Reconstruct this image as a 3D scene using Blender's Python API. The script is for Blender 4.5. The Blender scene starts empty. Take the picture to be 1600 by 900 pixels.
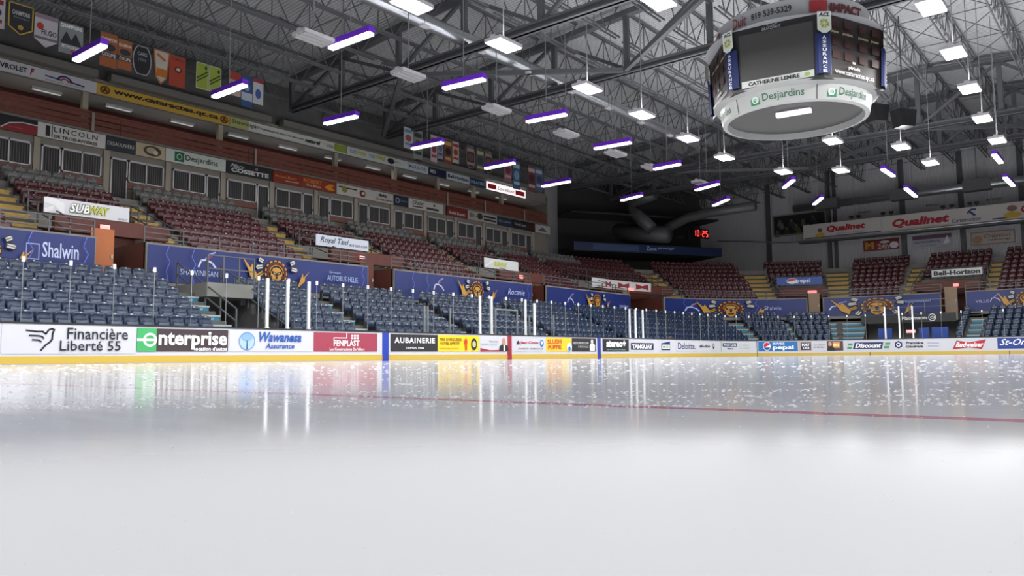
import bpy, bmesh, math, random
from mathutils import Vector, Matrix
random.seed(7)
PI = math.pi
sc = bpy.context.scene
COL = sc.collection

# ------------------------------------------------------------------ camera, world, exposure
CAM = Vector((-28.38, -10.2, 0.09))
YAW, PITCH, ROLL = math.radians(39.04), math.radians(5.03), math.radians(-0.519)
FPX = 1232.0
_f = Vector((math.cos(YAW)*math.cos(PITCH), math.sin(YAW)*math.cos(PITCH), math.sin(PITCH)))
_r = _f.cross(Vector((0, 0, 1))).normalized()
_u = _r.cross(_f)
R_ = _r*math.cos(ROLL)+_u*math.sin(ROLL)
U_ = -_r*math.sin(ROLL)+_u*math.cos(ROLL)
cam_d = bpy.data.cameras.new('camera')
cam_d.sensor_width = 36.0
cam_d.lens = FPX/1600*36.0
cam_d.clip_start = 0.02
cam_d.clip_end = 300
cam = bpy.data.objects.new('camera', cam_d)
COL.objects.link(cam)
cam.matrix_world = Matrix(((R_.x, U_.x, -_f.x, CAM.x), (R_.y, U_.y, -_f.y, CAM.y), (R_.z, U_.z, -_f.z, CAM.z), (0, 0, 0, 1)))
sc.camera = cam
w = bpy.data.worlds.new('world')
sc.world = w
w.use_nodes = True
w.node_tree.nodes['Background'].inputs[0].default_value = (0.8, 0.85, 1, 1)
w.node_tree.nodes['Background'].inputs[1].default_value = 0.05
vs = sc.view_settings
vs.view_transform = 'Standard'
vs.look = 'None'
vs.gamma = 1
vs.exposure = 0.0
vs.use_curve_mapping = False
HB_POWER = 425
TUBE_POWER = 75
UP_POWER = 75

# ------------------------------------------------------------------ measuring helpers (photo pixel -> world plane)
def ray(x, y):
    return _f+R_*((x-800)/FPX)+U_*((450-y)/FPX)
def onY(x, y, Y):
    d = ray(x, y); return CAM+d*((Y-CAM.y)/d.y)
def onX(x, y, X):
    d = ray(x, y); return CAM+d*((X-CAM.x)/d.x)
def onZ(x, y, Z):
    d = ray(x, y); return CAM+d*((Z-CAM.z)/d.z)
def proj(p):
    d = Vector(p)-CAM; z = d.dot(_f)
    return 800+FPX*d.dot(R_)/z, 450-FPX*d.dot(U_)/z

# the bowl follows the boards: straight left side, quarter-circle corner, straight far end
BX, BY, BR = 22.0, 4.5, 8.5
S1 = BX+BR*PI/2
def W(s, o):
    """point at length s along the boards, o metres outside them"""
    if s <= BX: return Vector((s, 13+o, 0))
    if s >= S1: return Vector((30.5+o, BY-(s-S1), 0))
    a = (s-BX)/BR
    return Vector((BX+(BR+o)*math.sin(a), BY+(BR+o)*math.cos(a), 0))
def ang(s):
    if s <= BX: return 0.0
    if s >= S1: return -PI/2
    return -(s-BX)/BR
def s_at(px, o, z):
    lo, hi = -27.0, 60.0
    for _ in range(40):
        m = (lo+hi)/2
        p = W(m, o); p.z = z
        if (p-CAM).dot(_f) < 0.3 or proj(p)[0] < px: lo = m
        else: hi = m
    return (lo+hi)/2
def z_at(px, py, s, o):
    """height of pixel row py above point W(s,o)"""
    p = W(s, o); lo, hi = -5.0, 30.0
    for _ in range(40):
        m = (lo+hi)/2; p.z = m
        if proj(p)[1] > py: lo = m
        else: hi = m
    return (lo+hi)/2

# ------------------------------------------------------------------ materials
MATS = {}
def mat(name, col, rough=0.6, metal=0.0, emis=None, es=0.0, spec=0.5, noise=None):
    if name in MATS: return MATS[name]
    m = bpy.data.materials.new(name); m.use_nodes = True
    nt = m.node_tree; b = nt.nodes['Principled BSDF']
    c = (col[0], col[1], col[2], 1)
    b.inputs['Base Color'].default_value = c
    b.inputs['Roughness'].default_value = rough
    b.inputs['Metallic'].default_value = metal
    b.inputs['Specular IOR Level'].default_value = spec
    if emis:
        b.inputs['Emission Color'].default_value = (*emis, 1)
        b.inputs['Emission Strength'].default_value = es
    if noise:
        sc_, amt = noise
        tc = nt.nodes.new('ShaderNodeTexCoord')
        n = nt.nodes.new('ShaderNodeTexNoise'); n.inputs['Scale'].default_value = sc_; n.inputs['Detail'].default_value = 5
        mx = nt.nodes.new('ShaderNodeMix'); mx.data_type = 'RGBA'
        mx.inputs[6].default_value = tuple(max(0, v*(1-amt)) for v in col)+(1,)
        mx.inputs[7].default_value = tuple(min(1, v*(1+amt)) for v in col)+(1,)
        nt.links.new(tc.outputs['Object'], n.inputs['Vector'])
        nt.links.new(n.outputs[0], mx.inputs[0]); nt.links.new(mx.outputs[2], b.inputs['Base Color'])
    MATS[name] = m
    return m
def hexc(h):
    v = [int(h[i:i+2], 16)/255 for i in (0, 2, 4)]
    return tuple((c/12.92 if c <= .04045 else ((c+.055)/1.055)**2.4) for c in v)
def cm(h, rough=0.5):
    return mat('paint_'+h, hexc(h), rough)

def ribbed(name, c1, c2, axis, scale, rough=.55, bump=.6):
    m = bpy.data.materials.new(name); m.use_nodes = True
    nt = m.node_tree; b = nt.nodes['Principled BSDF']; b.inputs['Roughness'].default_value = rough
    tc = nt.nodes.new('ShaderNodeTexCoord'); wv = nt.nodes.new('ShaderNodeTexWave')
    wv.wave_type = 'BANDS'; wv.bands_direction = axis; wv.inputs['Scale'].default_value = scale
    wv.inputs['Distortion'].default_value = 0
    mx = nt.nodes.new('ShaderNodeMix'); mx.data_type = 'RGBA'
    mx.inputs[6].default_value = (*c1, 1); mx.inputs[7].default_value = (*c2, 1)
    bp = nt.nodes.new('ShaderNodeBump'); bp.inputs['Strength'].default_value = bump; bp.inputs['Distance'].default_value = .04
    nt.links.new(tc.outputs['Object'], wv.inputs['Vector'])
    nt.links.new(wv.outputs['Fac'], mx.inputs[0]); nt.links.new(mx.outputs[2], b.inputs['Base Color'])
    nt.links.new(wv.outputs['Fac'], bp.inputs['Height']); nt.links.new(bp.outputs[0], b.inputs['Normal'])
    MATS[name] = m
    return m

M_white = mat('board_white', (.535, .545, .59), .35)
M_yellow = mat('kick_yellow', (.52, .365, .055), .4)
M_cap = mat('cap_black', (.012, .012, .014), .5)
M_steel = mat('painted_steel_dark', (.095, .098, .106), .55, noise=(3, .2))
M_joist = mat('joist_steel', (.12, .122, .13), .55)
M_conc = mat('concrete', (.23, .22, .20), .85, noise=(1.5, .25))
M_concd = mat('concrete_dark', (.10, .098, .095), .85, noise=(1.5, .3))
M_alu = mat('aluminium_post', (.85, .86, .87), .35, .1)
M_aluD = mat('aluminium_grey', (.42, .44, .45), .35, .5)
M_rail = mat('rail_grey', (.10, .105, .115), .5, .2)
M_blue = mat('seat_blue', (.015, .029, .068), .33, noise=(2.0, .15))
M_maroon = mat('seat_maroon', (.082, .019, .024), .3)
M_grey = mat('seat_grey', (.16, .158, .155), .4)
M_plate = mat('number_plate', (.55, .56, .58), .3)
M_bracket = mat('seat_bracket', (.05, .05, .055), .5, .3)
M_banner = mat('banner_blue', (.010, .024, .155), .45, noise=(.6, .3))
M_ystep = mat('step_yellow', (.50, .32, .07), .6, noise=(6, .3))
M_teal = mat('step_teal', (.03, .20, .33), .5)
M_pale = mat('step_pale', (.42, .46, .44), .6)
M_plank = mat('plank_red', (.20, .065, .045), .5, noise=(4, .35))
M_brown = mat('portal_brown', (.115, .030, .020), .6, noise=(2, .2))
M_orange = mat('door_orange', (.45, .13, .03), .5)
M_tan = mat('door_tan', (.28, .20, .13), .6)
M_suite = mat('suite_tan', (.235, .215, .185), .7, noise=(1, .12))
M_pil = mat('pilaster_beige', (.36, .32, .25), .6)
M_frame = mat('window_frame', (.55, .53, .55), .4, .2)
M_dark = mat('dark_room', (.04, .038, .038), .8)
M_blind = mat('blind_slat', (.10, .095, .092), .7)
M_ceilw = mat('gallery_ceiling', (.42, .42, .40), .7)
M_galv = mat('galvanised', (.55, .57, .60), .28, .85, noise=(5, .15))
M_duct = mat('duct_dull', (.15, .15, .155), .5, .3)
M_hous = mat('lamp_housing', (.62, .60, .62), .4)
M_fringe = mat('lamp_violet_fringe', (.20, .03, .75), .4)  # violet lens fringe around the bright tubes, painted as housing colour
M_black = mat('black_plastic', (.012, .012, .013), .45)
M_rod = mat('hanger_rod', (.35, .35, .36), .4, .5)
M_siding = ribbed('siding', (.74, .74, .75), (.58, .58, .60), 'Y', 3.2, bump=.8)
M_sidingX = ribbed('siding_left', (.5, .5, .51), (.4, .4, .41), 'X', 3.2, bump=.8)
M_deck = ribbed('roof_deck', (.55, .56, .57), (.34, .345, .35), 'X', 1.6, .5, 1.0)
def emit(name, col, s):
    return mat(name, (.8, .8, .8), .5, emis=col, es=s)
E_hb = emit('lamp_glow', (1, .98, 1), 4.5)
E_tube = emit('tube_glow', (1, .985, .93), 3.5)
E_strip = emit('strip_glow', (1, .93, .82), 2.6)
E_red = emit('red_led', (1, .03, .02), 3.2)
E_exit = emit('exit_red', (1, .05, .04), 1.1)
M_off = mat('lamp_off', (.40, .40, .40), .4)

def glass_mat():
    m = bpy.data.materials.new('rink_glass'); m.use_nodes = True
    nt = m.node_tree; nt.nodes.clear()
    out = nt.nodes.new('ShaderNodeOutputMaterial'); mx = nt.nodes.new('ShaderNodeMixShader')
    tr = nt.nodes.new('ShaderNodeBsdfTransparent'); gl = nt.nodes.new('ShaderNodeBsdfGlossy')
    fr = nt.nodes.new('ShaderNodeLayerWeight'); fr.inputs['Blend'].default_value = .12
    tr.inputs[0].default_value = (.95, .97, .97, 1); gl.inputs['Roughness'].default_value = .02
    pw = nt.nodes.new('ShaderNodeMath'); pw.operation = 'MULTIPLY'; pw.inputs[1].default_value = .28
    nt.links.new(fr.outputs['Facing'], pw.inputs[0]); nt.links.new(pw.outputs[0], mx.inputs[0]); nt.links.new(tr.outputs[0], mx.inputs[1]); nt.links.new(gl.outputs[0], mx.inputs[2])
    nt.links.new(mx.outputs[0], out.inputs[0])
    return m
M_glass = glass_mat()

def ice_mat():
    m = bpy.data.materials.new('ice'); m.use_nodes = True
    nt = m.node_tree; N = nt.nodes; L = nt.links; b = N['Principled BSDF']
    geo = N.new('ShaderNodeNewGeometry'); sp = N.new('ShaderNodeSeparateXYZ'); L.new(geo.outputs['Position'], sp.inputs[0])
    def band(src, c, hw):
        a = N.new('ShaderNodeMath'); a.operation = 'SUBTRACT'; L.new(src, a.inputs[0]); a.inputs[1].default_value = c
        q = N.new('ShaderNodeMath'); q.operation = 'ABSOLUTE'; L.new(a.outputs[0], q.inputs[0])
        t = N.new('ShaderNodeMath'); t.operation = 'LESS_THAN'; L.new(q.outputs[0], t.inputs[0]); t.inputs[1].default_value = hw
        return t.outputs[0]
    cur = None
    n0 = N.new('ShaderNodeTexNoise'); n0.inputs['Scale'].default_value = .35; n0.inputs['Detail'].default_value = 6
    L.new(geo.outputs['Position'], n0.inputs['Vector'])
    mx = N.new('ShaderNodeMix'); mx.data_type = 'RGBA'; mx.inputs[6].default_value = (.60, .615, .635, 1); mx.inputs[7].default_value = (.65, .658, .67, 1)
    L.new(n0.outputs[0], mx.inputs[0]); cur = mx.outputs[2]
    for c, hw, colr in ((-27.13, .026, (.52, .24, .30, 1)), (27.13, .026, (.52, .24, .30, 1)), (0, .15, (.55, .05, .05, 1)), (-7.62, .15, (.03, .06, .5, 1)), (7.62, .15, (.03, .06, .5, 1))):
        f = band(sp.outputs[0], c, hw); k = N.new('ShaderNodeMix'); k.data_type = 'RGBA'
        L.new(f, k.inputs[0]); L.new(cur, k.inputs[6]); k.inputs[7].default_value = colr; cur = k.outputs[2]
    L.new(cur, b.inputs['Base Color'])
    b.inputs['IOR'].default_value = 1.31
    # scraped, rippled skin of fresh-flooded ice
    mp = N.new('ShaderNodeMapping'); L.new(geo.outputs['Position'], mp.inputs[0])
    mp.inputs['Rotation'].default_value = (0, 0, math.radians(-38)); mp.inputs['Scale'].default_value = (6, .9, 1)
    n1 = N.new('ShaderNodeTexNoise'); n1.inputs['Scale'].default_value = 4; n1.inputs['Detail'].default_value = 8; n1.inputs['Roughness'].default_value = .6
    L.new(mp.outputs[0], n1.inputs['Vector'])
    bp = N.new('ShaderNodeBump'); bp.inputs['Strength'].default_value = .035; bp.inputs['Distance'].default_value = .004
    L.new(n1.outputs[0], bp.inputs['Height']); L.new(bp.outputs[0], b.inputs['Normal'])
    rr = N.new('ShaderNodeMapRange'); rr.inputs[3].default_value = .05; rr.inputs[4].default_value = .13
    L.new(n1.outputs[0], rr.inputs[0])
    # frosted, scuffed patch of ice by the corner gate
    vd = N.new('ShaderNodeVectorMath'); vd.operation = 'DISTANCE'; L.new(geo.outputs['Position'], vd.inputs[0]); vd.inputs[1].default_value = (-28.5, -10.3, 0)
    fr = N.new('ShaderNodeMapRange'); fr.interpolation_type = 'SMOOTHSTEP'
    fr.inputs[1].default_value = .55; fr.inputs[2].default_value = 1.35; fr.inputs[3].default_value = 1; fr.inputs[4].default_value = 0; L.new(vd.outputs['Value'], fr.inputs[0])
    rm = N.new('ShaderNodeMix'); L.new(fr.outputs[0], rm.inputs[0]); L.new(rr.outputs[0], rm.inputs[2]); rm.inputs[3].default_value = .52
    L.new(rm.outputs[0], b.inputs['Roughness'])
    f2 = N.new('ShaderNodeMapRange'); f2.interpolation_type = 'SMOOTHSTEP'
    f2.inputs[1].default_value = 1.0; f2.inputs[2].default_value = 2.2; f2.inputs[3].default_value = 1; f2.inputs[4].default_value = 0; L.new(vd.outputs['Value'], f2.inputs[0])
    sm = N.new('ShaderNodeMix'); L.new(f2.outputs[0], sm.inputs[0]); sm.inputs[2].default_value = .5; sm.inputs[3].default_value = .06
    L.new(sm.outputs[0], b.inputs['Specular IOR Level'])
    return m
M_ice = ice_mat()
def snow_mat():
    m = bpy.data.materials.new('snow'); m.use_nodes = True
    nt = m.node_tree; nt.nodes.clear()
    out = nt.nodes.new('ShaderNodeOutputMaterial'); mx = nt.nodes.new('ShaderNodeMixShader'); mx.inputs[0].default_value = .5
    a = nt.nodes.new('ShaderNodeBsdfDiffuse'); b = nt.nodes.new('ShaderNodeBsdfTranslucent')
    a.inputs[0].default_value = (.98, .98, 1, 1); b.inputs[0].default_value = (.98, .98, 1, 1)
    nt.links.new(a.outputs[0], mx.inputs[1]); nt.links.new(b.outputs[0], mx.inputs[2]); nt.links.new(mx.outputs[0], out.inputs[0])
    return m
M_snow = snow_mat()

# ------------------------------------------------------------------ object helpers
def link(name, bm, m, parent=None, smooth=False):
    me = bpy.data.meshes.new(name)
    bm.to_mesh(me); bm.free()
    if isinstance(m, (list, tuple)):
        for k in m: me.materials.append(k)
    elif m: me.materials.append(m)
    if smooth:
        for p in me.polygons: p.use_smooth = True
    o = bpy.data.objects.new(name, me); COL.objects.link(o)
    if parent: o.parent = parent
    return o
def tag(o, label=None, cat=None, group=None, kind=None):
    if label: o['label'] = label
    if cat: o['category'] = cat
    if group: o['group'] = group
    if kind: o['kind'] = kind
    return o
def empty(name, loc=(0, 0, 0), rz=0, label=None, cat=None, group=None):
    o = bpy.data.objects.new(name, None); COL.objects.link(o)
    o.location = loc; o.rotation_euler = (0, 0, rz); o.empty_display_size = .2
    return tag(o, label, cat, group)
def copy_tree(o, parent=None):
    c = o.copy(); COL.objects.link(c)
    c.parent = parent
    for ch in list(o.children): copy_tree(ch, c)
    return c
def box(bm, x0, x1, y0, y1, z0, z1, mi=0):
    v = [bm.verts.new(p) for p in ((x0, y0, z0), (x1, y0, z0), (x1, y1, z0), (x0, y1, z0), (x0, y0, z1), (x1, y0, z1), (x1, y1, z1), (x0, y1, z1))]
    for f in ((0, 3, 2, 1), (4, 5, 6, 7), (0, 1, 5, 4), (1, 2, 6, 5), (2, 3, 7, 6), (3, 0, 4, 7)):
        q = bm.faces.new([v[i] for i in f]); q.material_index = mi
def bar(bm, a, b, w_, h_=None, mi=0):
    """rectangular bar between two points"""
    a = Vector(a); b = Vector(b); h_ = h_ or w_
    d = (b-a).normalized(); up = Vector((0, 0, 1)) if abs(d.z) < .95 else Vector((1, 0, 0))
    s = d.cross(up).normalized(); t = s.cross(d)
    v = []
    for p in (a, b):
        for i, j in ((-1, -1), (1, -1), (1, 1), (-1, 1)):
            v.append(bm.verts.new(p+s*(i*w_/2)+t*(j*h_/2)))
    for f in ((0, 1, 2, 3), (7, 6, 5, 4), (0, 4, 5, 1), (1, 5, 6, 2), (2, 6, 7, 3), (3, 7, 4, 0)):
        q = bm.faces.new([v[i] for i in f]); q.material_index = mi
def tube(bm, pts, r, n=10, cap=True):
    pts = [Vector(p) for p in pts]; rings = []
    for i, p in enumerate(pts):
        d = (pts[min(i+1, len(pts)-1)]-pts[max(i-1, 0)]).normalized()
        up = Vector((0, 0, 1)) if abs(d.z) < .95 else Vector((1, 0, 0))
        s = d.cross(up).normalized(); t = s.cross(d)
        rr = r[i] if isinstance(r, (list, tuple)) else r
        rings.append([bm.verts.new(p+s*(math.cos(2*PI*k/n)*rr)+t*(math.sin(2*PI*k/n)*rr)) for k in range(n)])
    for i in range(len(rings)-1):
        for k in range(n):
            bm.faces.new((rings[i][k], rings[i][(k+1) % n], rings[i+1][(k+1) % n], rings[i+1][k]))
    if cap:
        bm.faces.new(rings[0][::-1]); bm.faces.new(rings[-1])
def BM(): return bmesh.new()
def norm(bm): bmesh.ops.recalc_face_normals(bm, faces=bm.faces)

def srange(s0, s1, step=.6):
    n = max(1, int(math.ceil((s1-s0)/step)))
    return [s0+(s1-s0)*i/n for i in range(n+1)]
def sweep(bm, prof, s0, s1, step=1.2, caps=True):
    """sweep a closed (offset,height) profile along the boards path"""
    if s1 <= BX or s0 >= S1: ss = [s0, s1]
    else:
        ss = sorted(set([s0, s1]+[s for s in (BX, S1) if s0 < s < s1]+[BX+(S1-BX)*k/64 for k in range(65) if s0 < BX+(S1-BX)*k/64 < s1]))
    rings = []
    for s in ss:
        rg = []
        for o, z in prof:
            p = W(s, o); rg.append(bm.verts.new((p.x, p.y, z)))
        rings.append(rg)
    n = len(prof)
    for i in range(len(rings)-1):
        for k in range(n):
            bm.faces.new((rings[i][k], rings[i][(k+1) % n], rings[i+1][(k+1) % n], rings[i+1][k]))
    if caps:
        bm.faces.new(rings[0][::-1]); bm.faces.new(rings[-1])
    norm(bm)
def rect_prof(o0, o1, z0, z1): return [(o0, z0), (o1, z0), (o1, z1), (o0, z1)]

# text -> mesh data
_tc = {}
def text_bm(s, bold=0.0, shear=0.0, spacing=1.0):
    key = (s, bold, shear, spacing)
    if key not in _tc:
        c = bpy.data.curves.new('t', 'FONT'); c.body = s; c.size = 1; c.offset = bold; c.shear = shear; c.space_character = spacing
        c.resolution_u = 2; c.fill_mode = 'FRONT' if hasattr(c, 'fill_mode') else c.fill_mode
        o = bpy.data.objects.new('t', c); COL.objects.link(o)
        dg = bpy.context.evaluated_depsgraph_get(); dg.update()
        me = bpy.data.meshes.new_from_object(o.evaluated_get(dg))
        vs_ = [(v.co.x, v.co.y) for v in me.vertices]; fs = [tuple(p.vertices) for p in me.polygons]
        bpy.data.objects.remove(o); bpy.data.curves.remove(c); bpy.data.meshes.remove(me)
        _tc[key] = (vs_, fs)
    return _tc[key]

class Sign:
    """a flat panel drawn in (x right, z up) metres, mapped on to the place it stands"""
    def __init__(self, name, label, cat, mapf, w_, h_, col, group=None, th=.03, rough=.45, frame=None):
        self.map = mapf; self.w = w_; self.h = h_
        bm = BM()
        n = max(1, int(w_/.22))
        if isinstance(col, str): col = cm(col, rough)
        for y, flip in ((0, False), (th, True)):
            top = [bm.verts.new(mapf(w_*i/n, h_, y)) for i in range(n+1)]
            bot = [bm.verts.new(mapf(w_*i/n, 0, y)) for i in range(n+1)]
            for i in range(n):
                bm.faces.new((bot[i], bot[i+1], top[i+1], top[i]))
            if not flip: t0, b0 = top, bot
        for i in range(n):
            bm.faces.new((t0[i], t0[i+1], top[i+1], top[i])); bm.faces.new((b0[i], b0[i+1], bot[i+1], bot[i]))
        bm.faces.new((t0[0], top[0], bot[0], b0[0])); bm.faces.new((t0[-1], top[-1], bot[-1], b0[-1]))
        norm(bm)
        self.root = link(name, bm, col); tag(self.root, label, cat, group)
        self.k = 1
        if frame: self.border(frame, .04*min(w_, h_)+.01)
    def _poly(self, polys, col, name, label=None):
        bm = BM(); self.k += 1
        off = -.004*self.k
        for pts in polys:
            # long polygons are cut so that they follow a curve
            try: bm.faces.new([bm.verts.new((p[0], p[1], 0)) for p in pts])
            except ValueError: pass
        xs = [v.co.x for v in bm.verts]
        if xs and max(xs)-min(xs) > .5:
            x = math.floor(min(xs)/.25)*.25+.25
            while x < max(xs):
                bmesh.ops.bisect_plane(bm, geom=bm.verts[:]+bm.edges[:]+bm.faces[:], plane_co=(x, 0, 0), plane_no=(1, 0, 0)); x += .25
        for v in bm.verts: v.co = self.map(v.co.x, v.co.y, off)
        o = link(name, bm, cm(col) if isinstance(col, str) else col, self.root)
        if label: o['label'] = label
        return self
    def rect(self, x0, x1, z0, z1, col, name='panel', label=None):
        return self._poly([[(x0, z0), (x1, z0), (x1, z1), (x0, z1)]], col, name, label)
    def border(self, col, t):
        w_, h_ = self.w, self.h
        return self._poly([[(0, 0), (w_, 0), (w_, t), (0, t)], [(0, h_-t), (w_, h_-t), (w_, h_), (0, h_)], [(0, t), (t, t), (t, h_-t), (0, h_-t)], [(w_-t, t), (w_, t), (w_, h_-t), (w_-t, h_-t)]], col, 'border')
    def poly(self, polys, col, name='emblem', label=None): return self._poly(polys, col, name, label)
    def disc(self, cx, cz, rx, rz, col, name='emblem', a0=0, a1=360, n=24, label=None, inner=None):
        A = [math.radians(a0+(a1-a0)*i/n) for i in range(n+1)]
        if inner is None:
            pts = [(cx+rx*math.cos(a), cz+rz*math.sin(a)) for a in A]
            if abs(a1-a0) >= 360: pts = pts[:-1]
            return self._poly([pts], col, name, label)
        qs = []
        for a, b in zip(A[:-1], A[1:]):
            qs.append([(cx+rx*math.cos(a), cz+rz*math.sin(a)), (cx+rx*math.cos(b), cz+rz*math.sin(b)), (cx+rx*inner*math.cos(b), cz+rz*inner*math.sin(b)), (cx+rx*inner*math.cos(a), cz+rz*inner*math.sin(a))])
        return self._poly(qs, col, name, label)
    def stroke(self, pts, t, col, name='emblem'):
        qs = []
        for i in range(len(pts)-1):
            a = Vector(pts[i]); b = Vector(pts[i+1]); d = (b-a)
            if d.length < 1e-6: continue
            n = Vector((-d.y, d.x)).normalized()*(t/2); e = d.normalized()*(t*.25)
            qs.append([tuple(a-e-n), tuple(b+e-n), tuple(b+e+n), tuple(a-e+n)])
        return self._poly(qs, col, name)
    def text(self, s, x0, x1, z0, z1, col, bold=.012, shear=0, name='lettering', spacing=1.0, rise=0.0, vertical=False):
        vs_, fs = text_bm(s, bold, shear, spacing)
        if not vs_: return self
        X0 = min(v[0] for v in vs_); X1 = max(v[0] for v in vs_); Z0 = min(v[1] for v in vs_); Z1 = max(v[1] for v in vs_)
        bm = BM(); self.k += 1; off = -.004*self.k
        V = []
        for x, z in vs_:
            fx = (x-X0)/(X1-X0); px = x0+fx*(x1-x0); pz = z0+(z-Z0)/(Z1-Z0)*(z1-z0)+rise*fx
            V.append(bm.verts.new(self.map(px, pz, off)))
        for f in fs:
            try: bm.faces.new([V[i] for i in f])
            except ValueError: pass
        link(name, bm, cm(col) if isinstance(col, str) else col, self.root)
        return self

def map_path(s0, o, z0):
    def f(x, z, y):
        p = W(s0+x, o+y); return Vector((p.x, p.y, z0+z))
    return f
def map_flat(loc, rz, tilt=0):
    M = Matrix.Translation(Vector(loc)) @ Matrix.Rotation(rz, 4, 'Z') @ Matrix.Rotation(tilt, 4, 'X')
    return lambda x, z, y: M @ Vector((x, y, z))

# ================================================================== SETTING
bm = BM()
NX = 40
g = [[bm.verts.new((-36+72*i/NX, -15+29*j/20, 0)) for j in range(21)] for i in range(NX+1)]
for i in range(NX):
    for j in range(20): bm.faces.new((g[i][j], g[i+1][j], g[i+1][j+1], g[i][j+1]))
ice = link('floor', bm, M_ice); tag(ice, 'white ice sheet with thin red goal line', None, kind='structure')
bm = BM(); box(bm, -48, 50, -30, 34, -.5, -.06)
tag(link('floor', bm, M_concd), 'dark concrete slab under the stands', None, kind='structure')

def deck_z(y): return 18.0-.07*abs(y)
bm = BM()
for y0, y1 in ((-30, 0), (0, 31)):
    v = [bm.verts.new(p) for p in ((-47, y0, deck_z(y0)), (47, y0, deck_z(y0)), (47, y1, deck_z(y1)), (-47, y1, deck_z(y1)))]
    bm.faces.new(v)
    v = [bm.verts.new(p) for p in ((-47, y0, deck_z(y0)+.3), (47, y0, deck_z(y0)+.3), (47, y1, deck_z(y1)+.3), (-47, y1, deck_z(y1)+.3))]
    bm.faces.new(v)
tag(link('ceiling', bm, M_deck), 'ribbed metal roof deck', None, kind='structure')
XW = 46.8
bm = BM(); box(bm, XW, XW+.3, -30, 31, 0, 18); tag(link('wall_far', bm, M_siding), 'pale ribbed metal siding wall behind the far end seats', None, kind='structure')
bm = BM(); box(bm, -47, XW, 30.7, 31, 0, 16); tag(link('wall_left', bm, M_sidingX), 'dark wall behind the press gallery', None, kind='structure')
bm = BM(); box(bm, -47, XW, -30, -29.7, 0, 16); tag(link('wall_right', bm, M_siding), 'siding wall on the right', None, kind='structure')
bm = BM(); box(bm, -47.3, -47, -30, 31, 0, 18); tag(link('wall_near', bm, M_siding), 'siding wall behind the near end', None, kind='structure')

# ------------------------------------------------------------------ stands
RB = [(1.6+.75*i, .73+.375*i) for i in range(6)]          # blue rows: back offset, floor height
RU = [(8.3+.75*j, 4.25+.425*j) for j in range(9)]         # upper rows
S_NEAR, S_FAR = -26.0, 52.0
def step_prof(rows, o_end, base, first):
    pr = [(first, base)]
    pr.append((first, rows[0][1]))
    for k, (o, z) in enumerate(rows):
        e = o+.17
        pr.append((e, z))
        if k < len(rows)-1: pr.append((e, rows[k+1][1]))
    pr.append((o_end, rows[-1][1])); pr.append((o_end, base))
    return pr
gateA = (-12.9, -10.95)
gateB = (s_at(1350, 3, 1.5), s_at(1494, 3, 1.5))
lowseg = [(S_NEAR, gateA[0]), (gateA[1], gateB[0]), (gateB[1], S_FAR)]
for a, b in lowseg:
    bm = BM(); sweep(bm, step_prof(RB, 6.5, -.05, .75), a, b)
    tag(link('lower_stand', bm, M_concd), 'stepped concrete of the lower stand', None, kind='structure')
# portals in the upper bowl: centre s, opening (a,b), stairs each side
PORT = [dict(c=-14.45, a=-15.8, b=-13.95, sl=(-17.75, -16.65), sr=(-12.3, -11.2)),
        dict(c=-1.6, a=-2.95, b=-1.25, sl=(-5.1, -4.0), sr=(.85, 1.95)),
        dict(c=11.3, a=10.2, b=11.7, sl=(7.8, 8.9), sr=(13.7, 14.8)),
        ]
def pe(op, stl, str_):
    a = s_at(op[0], 6.5, 3.8); b = s_at(op[1], 6.5, 3.8)
    l = s_at(stl, 8, 4.8); r = s_at(str_, 8, 4.8)
    k = 8.5/(8.5+8)
    return dict(c=(a+b)/2, a=a, b=b, sl=(l-.35, l+.35), sr=(r-.35, r+.35))
def sst(px): return s_at(px, 8, 4.6)
PORT.append(dict(c=(s_at(985, 6.5, 3.8)+s_at(1040, 6.5, 3.8))/2, a=s_at(985, 6.5, 3.8), b=s_at(1038, 6.5, 3.8), sl=(sst(930)-.4, sst(930)+.4), sr=(sst(1064)-.4, sst(1064)+.4)))
PORT.append(dict(c=0, a=s_at(1262, 6.5, 3.8), b=s_at(1286, 6.5, 3.8), sl=(sst(1203)-.4, sst(1203)+.4), sr=(sst(1311)-.4, sst(1311)+.4)))
PORT.append(dict(c=0, a=s_at(1471, 6.5, 3.8), b=s_at(1509, 6.5, 3.8), sl=(sst(1420)-.4, sst(1420)+.4), sr=(sst(1546)-.4, sst(1546)+.4)))
CUT = 4   # rows missing above a portal
segs = []; last = S_NEAR
for p in PORT:
    segs.append((last, p['sl'][1])); last = p['sr'][0]
segs.append((last, S_FAR))
for a, b in segs:
    bm = BM(); sweep(bm, step_prof(RU, 15.0, 4.0, 6.55), a, b)
    tag(link('upper_stand', bm, M_conc), 'stepped concrete of the upper stand', None, kind='structure')
for p in PORT:
    bm = BM(); sweep(bm, step_prof(RU[CUT:], 15.0, 5.4, RU[CUT-1][0]+.2), p['sl'][1], p['sr'][0])
    tag(link('upper_stand', bm, M_conc), 'stepped concrete above a portal', None, kind='structure')
    # portal walls
    bm = BM()
    for a, b in ((p['sl'][1]-.02, p['a']), (p['b'], p['sr'][0]+.02)):
        sweep(bm, rect_prof(6.6, 11.0, 3.0, 4.65), a, b)
    sweep(bm, rect_prof(11.0, 11.15, 2.9, 6.0), p['sl'][1], p['sr'][0])
    tag(link('wall_portal', bm, M_brown), 'dark red brown walls of a portal', None, kind='structure')
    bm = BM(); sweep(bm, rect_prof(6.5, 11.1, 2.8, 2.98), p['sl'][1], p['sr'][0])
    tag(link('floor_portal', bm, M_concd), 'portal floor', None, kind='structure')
bm = BM()
last = S_NEAR; bsegs = []
for p in PORT:
    bsegs.append((last, p['a'])); last = p['b']
bsegs.append((last, S_FAR))
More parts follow.
